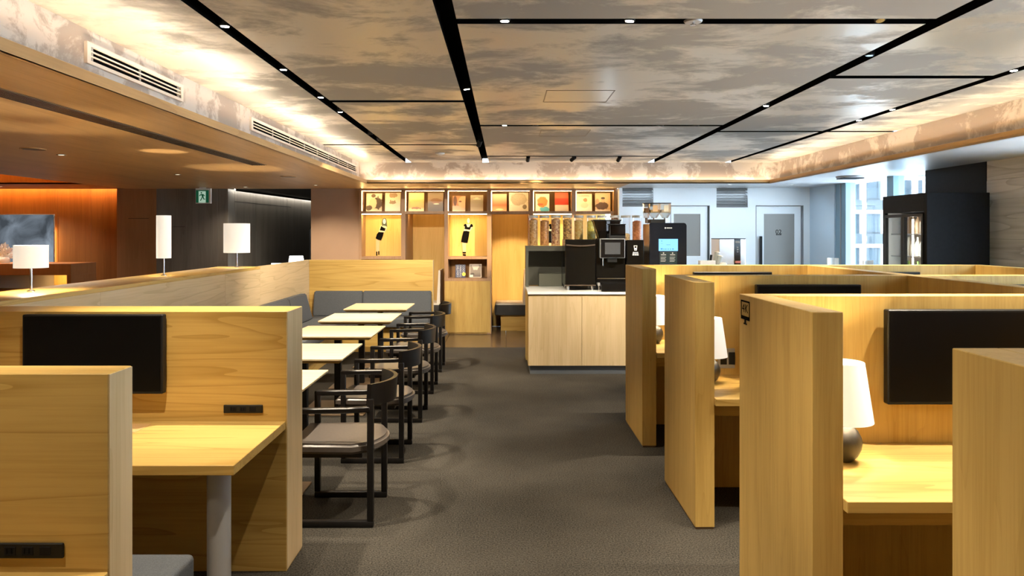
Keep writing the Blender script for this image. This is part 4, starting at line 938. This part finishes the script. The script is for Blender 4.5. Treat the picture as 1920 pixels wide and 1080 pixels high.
# ================================================================== DRINKS FRIDGE AND WINDOW SEATS
FX, fy0, fy1, fz = 4.09, 7.235, 8.08, 2.0
t = thing('drinks_fridge', 'tall black drinks fridge with two glass doors against the dark wall', 'fridge', (4.36, 7.66, 0))
part('side', bx(FX, 4.70, fy0, fy0+.05, 0, fz, b=.002), blackwall, t); part('side', bx(FX, 4.70, fy1-.05, fy1, 0, fz), blackwall, t)
part('top', bx(FX, 4.70, fy0+.05, fy1-.05, 1.82, fz), blackwall, t); part('back', bx(4.66, 4.70, fy0+.05, fy1-.05, 0, 1.82), plain('fridge_interior', (.55, .56, .56), .4), t)
part('liner', bx(FX+.03, 4.66, fy1-.058, fy1-.0505, .25, 1.82), bpy.data.materials['fridge_interior'], t)
part('bottom', bx(FX, 4.66, fy0+.05, fy1-.05, 0, .25), blackwall, t)
fridge_glass = glass('fridge_glass', (.94, .96, .96), .02, k=.12); shz = [1.12, 1.37, 1.60]
for z in shz: part('shelf', bx(FX+.06, 4.64, fy0+.055, fy1-.055, z-.012, z), plain('wire_shelf', (.35, .36, .37), .3, .6) if z == 1.12 else bpy.data.materials['wire_shelf'], t)
ym = (fy0+fy1)/2
for a, b in ((fy0+.052, ym-.002), (ym+.002, fy1-.052)):
    bm = B(); box(bm, FX-.012, FX+.02, a, a+.03, .26, 1.80); box(bm, FX-.012, FX+.02, b-.03, b, .26, 1.80); box(bm, FX-.012, FX+.02, a+.03, b-.03, .26, .30); box(bm, FX-.012, FX+.02, a+.03, b-.03, 1.77, 1.80)
    d = part('door', bm, black, t); part('pane', bx(FX, FX+.006, a+.03, b-.03, .30, 1.77), fridge_glass, d)
part('light_bar', bx(FX+.09, FX+.10, ym-.005, ym+.005, .3, 1.75), emit('fridge_light', (1, .97, .88), 22), t)
part('light_bar', bx(FX+.025, FX+.04, fy0+.052, fy0+.064, .3, 1.75), bpy.data.materials['fridge_light'], t)  # extra bar hidden behind the door frame, added to light the bottles
bottle_m = [plain('brown_bottle', (.30, .20, .12), .2), plain('green_bottle', (.16, .34, .08), .2), plain('clear_bottle', (.55, .55, .48), .2), plain('silver_can', (.55, .55, .55), .3, .6)]
bl = ['green bottle on the bottom fridge shelf', 'clear bottle on the middle fridge shelf', 'brown bottle on the upper fridge shelf']
proto = {}
for si, z in enumerate(shz):
    for k in range(8):
        y = fy0+.11+k*.088; x = FX+.17
        mi = (1, 2, 0)[si]
        if mi not in proto:
            bm = lathe(B(), (0, 0, 0), [(0, 0), (.03, 0), (.031, .01), (.031, .11), (.024, .135), (.012, .16), (.012, .195), (0, .197)], 14)
            o = part('drink_bottle', bm, bottle_m[mi], None, True); proto[mi] = o
        else: o = proto[mi].copy(); COL.objects.link(o)
        o.location = (x, y, z+.001); tag(o, bl[si], 'bottle', ('bottles on the bottom fridge shelf', 'bottles on the middle fridge shelf', 'bottles on the upper fridge shelf')[si])
# white chairs by the window
def lounge_chair(x, y, ztop, w, label):
    t = thing('window_chair', label, 'chair', (x, y, 0), group='white chairs by the window')
    bm = B(); n = 10; rings = []
    for i in range(n+1):
        a = -1+2*i/n; px_, py_ = x+w*a, y+.06*(1-a*a)
        rings.append([bm.verts.new((px_, py_, .5)), bm.verts.new((px_, py_+.03, .5)), bm.verts.new((px_, py_+.05, ztop)), bm.verts.new((px_, py_+.02, ztop))])
    for p, q in zip(rings, rings[1:]):
        for k in range(4): bm.faces.new((p[k], p[(k+1) % 4], q[(k+1) % 4], q[k]))
    bm.faces.new(rings[0][::-1]); bm.faces.new(rings[-1]); bmesh.ops.recalc_face_normals(bm, faces=bm.faces)
    part('backrest', bm, whitep, t, True)
    part('seat', bx(x-w, x+w, y-.38, y+.05, .46, .52, b=.015, seg=2), whitep, t, True)
    for sx in (-1, 1):
        for yy in (y-.34, y+.02): part('leg', cyl(B(), (x+sx*(w-.03), yy, 0), (x+sx*(w-.03), yy, .46), .012, n=10), steel, t, True)
lounge_chair(X(1563.5, 9.9), 9.9, Z(484, 9.9), .075*1.0+.0, 'white chair back beside the blue window frame')
lounge_chair(X(1630, 9.2), 9.2, Z(488.5, 9.2), .05+.01, 'white chair back in front of the bright window')

# ================================================================== FAR LEFT: SCREEN, CONSOLE, ORCHID, EXIT SIGN
def smoke_screen():
    m = bpy.data.materials.new('smoky_screen'); m.use_nodes = True; N = m.node_tree.nodes; L = m.node_tree.links; N.remove(N['Principled BSDF'])
    tc = N.new('ShaderNodeTexCoord'); n = N.new('ShaderNodeTexNoise'); n.inputs['Scale'].default_value = 2.2; n.inputs['Detail'].default_value = 6; n.inputs['Distortion'].default_value = .8; L.new(tc.outputs['Object'], n.inputs['Vector'])
    r = N.new('ShaderNodeValToRGB'); r.color_ramp.elements[0].position = .35; r.color_ramp.elements[0].color = (.026, .031, .037, 1); r.color_ramp.elements[1].position = .72; r.color_ramp.elements[1].color = (.13, .155, .185, 1); L.new(n.outputs['Fac'], r.inputs[0])
    e = N.new('ShaderNodeEmission'); L.new(r.outputs[0], e.inputs[0]); e.inputs[1].default_value = 1; L.new(e.outputs[0], N['Material Output'].inputs[0]); return m
t = thing('video_screen', 'large lit video screen with drifting smoke on the russet wall', 'screen', (-8.1, 12.1, 1.1))
part('display', bx(-9.0, X(98, 12.1), 12.10, 12.13, Z(495, 12.1), Z(403, 12.1)), smoke_screen(), t)
part('rim', bx(-9.01, X(98.8, 12.1), 12.13, 12.16, Z(496, 12.1), Z(401.5, 12.1)), greymetal, t)
part('back_light', bx(-9.0, X(97, 12.1)-.03, 12.165, 12.175, Z(495, 12.1)+.02, Z(430, 12.1)), emit('screen_backlight', AMBER, 16), t)
t = thing('reception_console', 'brown reception console with a lit yellow niche behind the counter lamps', 'console', (-7.3, 11.4, 0))
kx0, kx1 = -9.2, X(140, 11.3)
part('top_slab', bx(kx0, kx1, 11.2, 11.9, Z(516, 11.2), Z(494, 11.3), b=.003), red_z, t)
part('end_post', bx(kx1-.06, kx1, 11.2, 11.9, 0, Z(516, 11.2)), red_z, t)
part('lower_body', bx(kx0, kx1-.06, 11.3, 11.9, 0, Z(545, 11.3)), red_z, t)
part('niche_back', bx(kx0, kx1-.06, 11.8, 11.85, Z(545, 11.3), Z(516, 11.2)), whitep, t)
part('niche_panel', bx(X(83, 11.5), kx1-.07, 11.75, 11.8, Z(545, 11.3), Z(516, 11.2)), gold, t)
part('niche_light', bx(X(84, 11.5), kx1-.08, 11.55, 11.58, Z(516, 11.2)-.012, Z(516, 11.2)-.002), led_book, t)
petal = plain('white_petal', (.85, .86, .88), .6)
ok = Vector((X(8, 11.5), 11.5, Z(494, 11.3)))
t = thing('orchid_arrangement', 'white orchid blossoms on the console before the video screen', 'flowers', ok)
part('vase', lathe(B(), ok, [(0, 0), (.07, 0), (.08, .05), (.06, .09), (.06, .09), (0, .09)], 18), whitep, t, True)
for k in range(16):
    c = ok+Vector((random.uniform(-.28, .16), random.uniform(-.08, .08), random.uniform(.05, .27)))
    bm = B()
    for j in range(5):
        a = 2*PI*j/5+k
        pts = [(math.cos(a)*r*1.0-math.sin(a)*w_, math.sin(a)*r+math.cos(a)*w_) for r, w_ in ((0, 0), (.025, .018), (.05, .012), (.055, 0), (.05, -.012), (.025, -.018))]
        prism(bm, pts, lambda u, v, w: (c.x+u, c.y-.02-w+.3*abs(u), c.z+v), .004)
    part('blossom', bm, petal, t)
bm = B(); cyl(bm, ok+Vector((0, 0, .08)), ok+Vector((-.1, 0, .26)), .006, n=8); cyl(bm, ok+Vector((0, 0, .08)), ok+Vector((.1, 0, .2)), .006, n=8); part('stem', bm, plain('stem_green', (.08, .14, .05), .6), t)
# exit sign (hung just below the soffit)
EY = 11.6; ex0, ex1, ez0, ez1 = X(366.5, EY), X(395, EY), Z(381.5, EY), Z(353, EY)
t = thing('exit_sign', 'green running man exit sign under the oak ceiling', 'sign', ((ex0+ex1)/2, EY, ez0))
part('housing', bx(ex0, ex1, EY, EY+.04, ez0, ez1, b=.003), whitep, t)
grn = emit('exit_green', (.006, .055, .025), .45); grn2 = emit('exit_light', (.30, .42, .32), .5)
part('face', bx(ex0+.008, ex1-.03, EY-.003, EY, ez0+.012, ez1-.03), grn, t)
cxe = (ex0+ex1)/2-.012; u0 = ex1-ex0
part('doorway', bx(cxe-.055, cxe+.055, EY-.005, EY-.003, ez0+.012, ez1-.045), grn2, t)
fe = lambda u, v, w: (cxe+u, EY-.006-w, ez0+.02+v)
bm = B(); prism(bm, ell(-.012, .145, .012, .012, 10), fe, .002)
for q in ([(-.02, .125), (.02, .125), (.022, .085), (.0, .08), (-.008, .1)], [(-.02, .125), (-.045, .105), (-.04, .092), (-.012, .112)], [(.018, .125), (.045, .1), (.038, .092), (.014, .11)], [(.0, .088), (.014, .085), (-.02, .02), (-.032, .024)], [(.005, .088), (.022, .085), (.03, .055), (.05, .05), (.05, .04), (.018, .044)]): prism(bm, q, fe, .002)
part('running_figure', bm, grn, t)
part('hanger', bx(cxe-.05, cxe+.05, EY+.005, EY+.03, ez1, ZS), whitep, t)

# ================================================================== AIR GRILLES ON THE LEFT UPSTAND
def grille(y0, y1, z0, z1, label, nd):
    t = thing('air_grille', label, 'air vent', (XL, (y0+y1)/2, z0), group='white grilles in the left ceiling upstand')
    part('cavity', bx(XL, XL+.003, y0+.03, y1-.03, z0+.015, z1-.015), slotblack, t)
    bm = B(); x1 = XL+.018
    box(bm, XL, x1, y0, y1, z0, z0+.018); box(bm, XL, x1, y0, y1, z1-.02, z1); box(bm, XL, x1, y0, y0+.035, z0+.018, z1-.02); box(bm, XL, x1, y1-.035, y1, z0+.018, z1-.02)
    part('frame', bm, offw, t)
    h = (z1-.02-z0-.018)
    for k in (1, 2): part('blade', bx(XL+.008, XL+.016, y0+.035, y1-.035, z0+.018+h*k/3-.0035, z0+.018+h*k/3+.0035), offw, t)
    for k in range(nd):
        yy = y0+.06+(y1-y0-.12)*k/(nd-1); part('divider', bx(XL+.004, XL+.010, yy-.008, yy+.008, z0+.018, z1-.02), greymetal, t)
grille(3.76, 4.885, 2.462, 2.572, 'near white slotted air grille in the left plaster upstand', 3)
grille(6.20, 10.62, 2.462, 2.572, 'long far white slotted air grille in the left plaster upstand', 9)
# ================================================================== TRACK SPOTLIGHTS
def spotlight(x, y, label, power, target=None, lit=True, angle=75, hang=False, color=SPOT):
    z = ZC+.032 if not hang else ZC-.03
    t = thing('track_spotlight', label, 'spotlight', (x, y, z), group='ceiling track spotlights')
    tg = Vector(target) if target else Vector((x, y, 0)); p = Vector((x, y, z)); d = (tg-p).normalized()
    part('adapter', bx(x-.02, x+.02, y-.02, y+.02, z+.02, ZC+.075), black, t)
    a = p-d*.035; b = p+d*(.030 if not hang else .05)
    part('barrel', cyl(B(), a, b, .026, n=20), black, t, True)
    if lit:
        part('lens', cyl(B(), b-d*.002, b+d*.003, .020, n=16), lens, t, True)
    else: part('lens', cyl(B(), b-d*.002, b+d*.003, .020, n=16), steel, t, True)
    if power:
        l = spot(b+d*.012, tg, power, angle, .7, color, .02)
        mw = l.rotation_euler.copy(); l.parent = t; l.location = (b+d*.012)-p; l.rotation_euler = mw
TL, TM, TR, TRR = -1.402, -.278, 2.126, 3.244
P = 135
for y, tx, lb, lit in ((3.74, -1.5, 'lit spotlight nearest on the left black track', 1), (4.73, -1.5, 'second lit spotlight along the left track', 1), (5.69, -1.5, 'third lit spotlight along the left track', 1), (6.36, -1.5, 'tilted fourth spotlight along the left track', 1), (7.80, -1.5, 'fifth lit spotlight far along the left track', 1), (8.35, -1.7, 'farthest tilted spotlight on the left track', 1)):
    spotlight(TL, y, lb, P if y < 7 or y > 8 else P*1.4, (tx, y+.25 if y < 6 else y+.9, 0) if y < 7 else ((-1.7, 9.2, .5) if y < 8 else (-1.29, 13.4, .8)), lit, 70 if y < 7 else (105 if y < 8 else 40))
for y, lb in ((1.4, 'added spotlight on the left track above the lower left booth'), (2.55, 'added spotlight on the left track above the left booth desk')): spotlight(TL, y, lb, P*(.35 if y < 2 else .6), (TL-.25, y+.3, .3), True, 75)  # out-of-view track spots, added as warm fill over the left booths
spotlight(TM, 5.37, 'starry lit spotlight halfway down the centre track', P*.9, (.1, 5.7, 0), True, 52)
spotlight(TM, 8.24, 'big hanging spotlight far down the centre track', P, (-1.2, 10.4, .7), True, 60, hang=True)
spotlight(TM, 2.2, 'added spotlight on the centre track above the camera', P*.7, (.15, 2.4, 0), True, 88)  # unseen spot, added to lighten the right booth wings
for x, lb, pw in ((.0, 'lit spotlight in the near cross slot, left one', P), (.613, 'lit spotlight in the near cross slot, middle one', P)): spotlight(x, 3.648, lb, pw*.7, (x*.6, 3.9, 0), True, 66)
spotlight(1.83, 3.648, 'dim spotlight at the right end of the near cross slot', P*.8, (1.8, 3.0, .6), False, 75)
for x, lb, tg in ((0, 'first lit spotlight in the far cross slot', (-.2, 7.3, 0)), (.294, 'second lit spotlight in the far cross slot', (.5, 8.6, .6)), (1.507, 'third lit spotlight in the far cross slot', (1.1, 8.9, .9)), (1.845, 'fourth lit spotlight in the far cross slot', (1.9, 8.9, .9))): spotlight(x, 7.163, lb, P*.8, tg, True, 65)
for y, lb in ((6.07, 'lit spotlight on the right track over the far booth'), (2.95, 'added spotlight on the right track above the right booth'), (4.35, 'unlit spotlight on the right track')):  # the spot above the right booth is unseen, added to brighten panel tops
    spotlight(TR, y, lb, P*1.2 if y != 4.35 else 0, (1.9, y, 0), y != 4.35, 75)
for y, lb in ((6.25, 'lit spotlight on the far right track, nearer of the pair'), (6.84, 'lit spotlight on the far right track, farther of the pair'), (4.76, 'lit spotlight at the right picture edge')): spotlight(TRR, y, lb, P*.8, (3.3, y, 0), True, 70)
for x, lb, tx in ((.31, 'black cylinder spotlight hanging left of three before the bookcase', .09), (.917, 'black cylinder spotlight hanging in the middle of three', -1.28), (1.53, 'black cylinder spotlight hanging right of three', .8)):
    spotlight(x, 9.995, lb, P*2.4, (tx, 13.3, .70), True, 24, hang=True, color=(1, .72, .40))
spotlight(TM, .9, 'added spotlight on the centre track behind the camera aimed at the right booths', P*.35, (1.3, 1.6, .7), True, 70)  # unseen spot, added to lighten the nearest right booth panel
# sprinkler in the near cross slot
t = thing('sprinkler', 'small white sprinkler disc in the near ceiling slot', 'sprinkler', (.92, 3.648, ZC-.004))
part('disc', lathe(B(), (.92, 3.648, ZC-.006), [(0, 0), (.04, 0), (.045, .006), (.045, .01), (0, .01)], 20), greymetal, t, True)
part('deflector', lathe(B(), (.92, 3.648, ZC-.02), [(0, 0), (.015, 0), (.015, .003), (.006, .004), (.006, .014), (0, .014)], 14), steel, t, True)
t = thing('smoke_detector', 'small round detector on the ceiling before the bookcase', 'detector', (X(825, 9.6), 9.6, ZC-.03))
part('dome', lathe(B(), (X(825, 9.6), 9.6, ZC-.03), [(0, 0), (.03, .004), (.06, .018), (.065, .03), (0, .03)], 20), whitep, t, True)
# downlights and speaker discs in the oak soffit
def downlight(x, y, label, power, lit=True, wide=135):
    t = thing('downlight', label, 'downlight', (x, y, ZS-.004), group='downlights in the oak soffit')
    part('rim', lathe(B(), (x, y, ZS-.004), [(.028, 0), (.042, 0), (.042, .004), (.028, .004), (.028, 0)], 20), bronze, t, True)
    part('lens', lathe(B(), (x, y, ZS-.003), [(0, 0), (.027, 0), (.027, .003), (0, .003)], 16), soft_lens if lit else steel, t, True)
    if power:
        l = spot((x, y, ZS-.02), (x, y, 0), power, wide, .7, SPOT, .02); l.parent = t; l.location = (0, 0, -.016); l.rotation_euler = (0, 0, 0)
for px, py, lb, pw in ((115, 290, 'small downlight in the oak soffit near the left edge', 80), (333, 327, 'small downlight in the middle of the oak soffit', 80), (460, 350.5, 'tiny bright downlight at the far edge of the oak soffit', 22), (592, 347, 'tiny downlight in the oak soffit above the taupe wall', 45)):
    D = (ZS-HC)*F/(VY-py); downlight(X(px, D), D, lb, pw)
t = thing('cove_light_strip', 'thin LED line grazing the top of the dark corridor wall', 'light strip', (slant(14.5)+.07, 14.5, ZS-.012))
bm = B(); prism(bm, [(slant(12.1)+.06, 12.1), (slant(18.2)+.06, 18.2), (slant(18.2)+.075, 18.2), (slant(12.1)+.075, 12.1)], lambda u, v, w: (u, v, ZS-.012+w), .010); part('diode_tape', bm, emit('led_corridor', (1, .94, .84), 16), t)
bm = B(); prism(bm, [(slant(12.1)+.08, 12.1), (slant(18.2)+.08, 18.2), (slant(18.2)+.09, 18.2), (slant(12.1)+.09, 12.1)], lambda u, v, w: (u, v, ZS-.03+w), .03); part('shield', bm, black, t)
downlight(-7.7, 11.4, 'tiny downlight in the beam before the russet wall', 55)
for k, x in enumerate((2.3, 3.3, 4.2)):  # cool downlights added to brighten the white wall
    y = 10.95; t = thing('downlight', ('added small downlight before the louvre beside the bookcase', 'added small downlight before the steel water dispenser wall', 'added small downlight before the 02 door')[k], 'downlight', (x, y, ZS-.004), group='added cool downlights in the pale soffit')
    part('rim', lathe(B(), (x, y, ZS-.003), [(.022, 0), (.034, 0), (.034, .003), (.022, .003), (.022, 0)], 20), whitep, t, True)
    l = spot((x, y, ZS-.012), (x, y, 0), 11, 150, .8, (.72, .87, 1), .03); l.parent = t; l.location = (0, 0, -.008); l.rotation_euler = (math.radians(28), 0, 0)
for px, py, lb in ((62, 279, 'flat round speaker disc in the oak soffit at the left edge'), (540, 331, 'flat round speaker disc in the oak soffit at its far end')):
    D = (ZS-HC)*F/(VY-py); x = X(px, D)
    t = thing('ceiling_speaker', lb, 'speaker', (x, D, ZS-.006), group='speaker discs in the oak soffit')
    part('grille_disc', lathe(B(), (x, D, ZS-.006), [(0, 0), (.085, 0), (.09, .003), (.09, .006), (0, .006)], 28), bronze, t, True)
    part('ring', lathe(B(), (x, D, ZS-.007), [(.092, 0), (.1, 0), (.1, .007), (.092, .007), (.092, 0)], 28), oak_x, t, True)
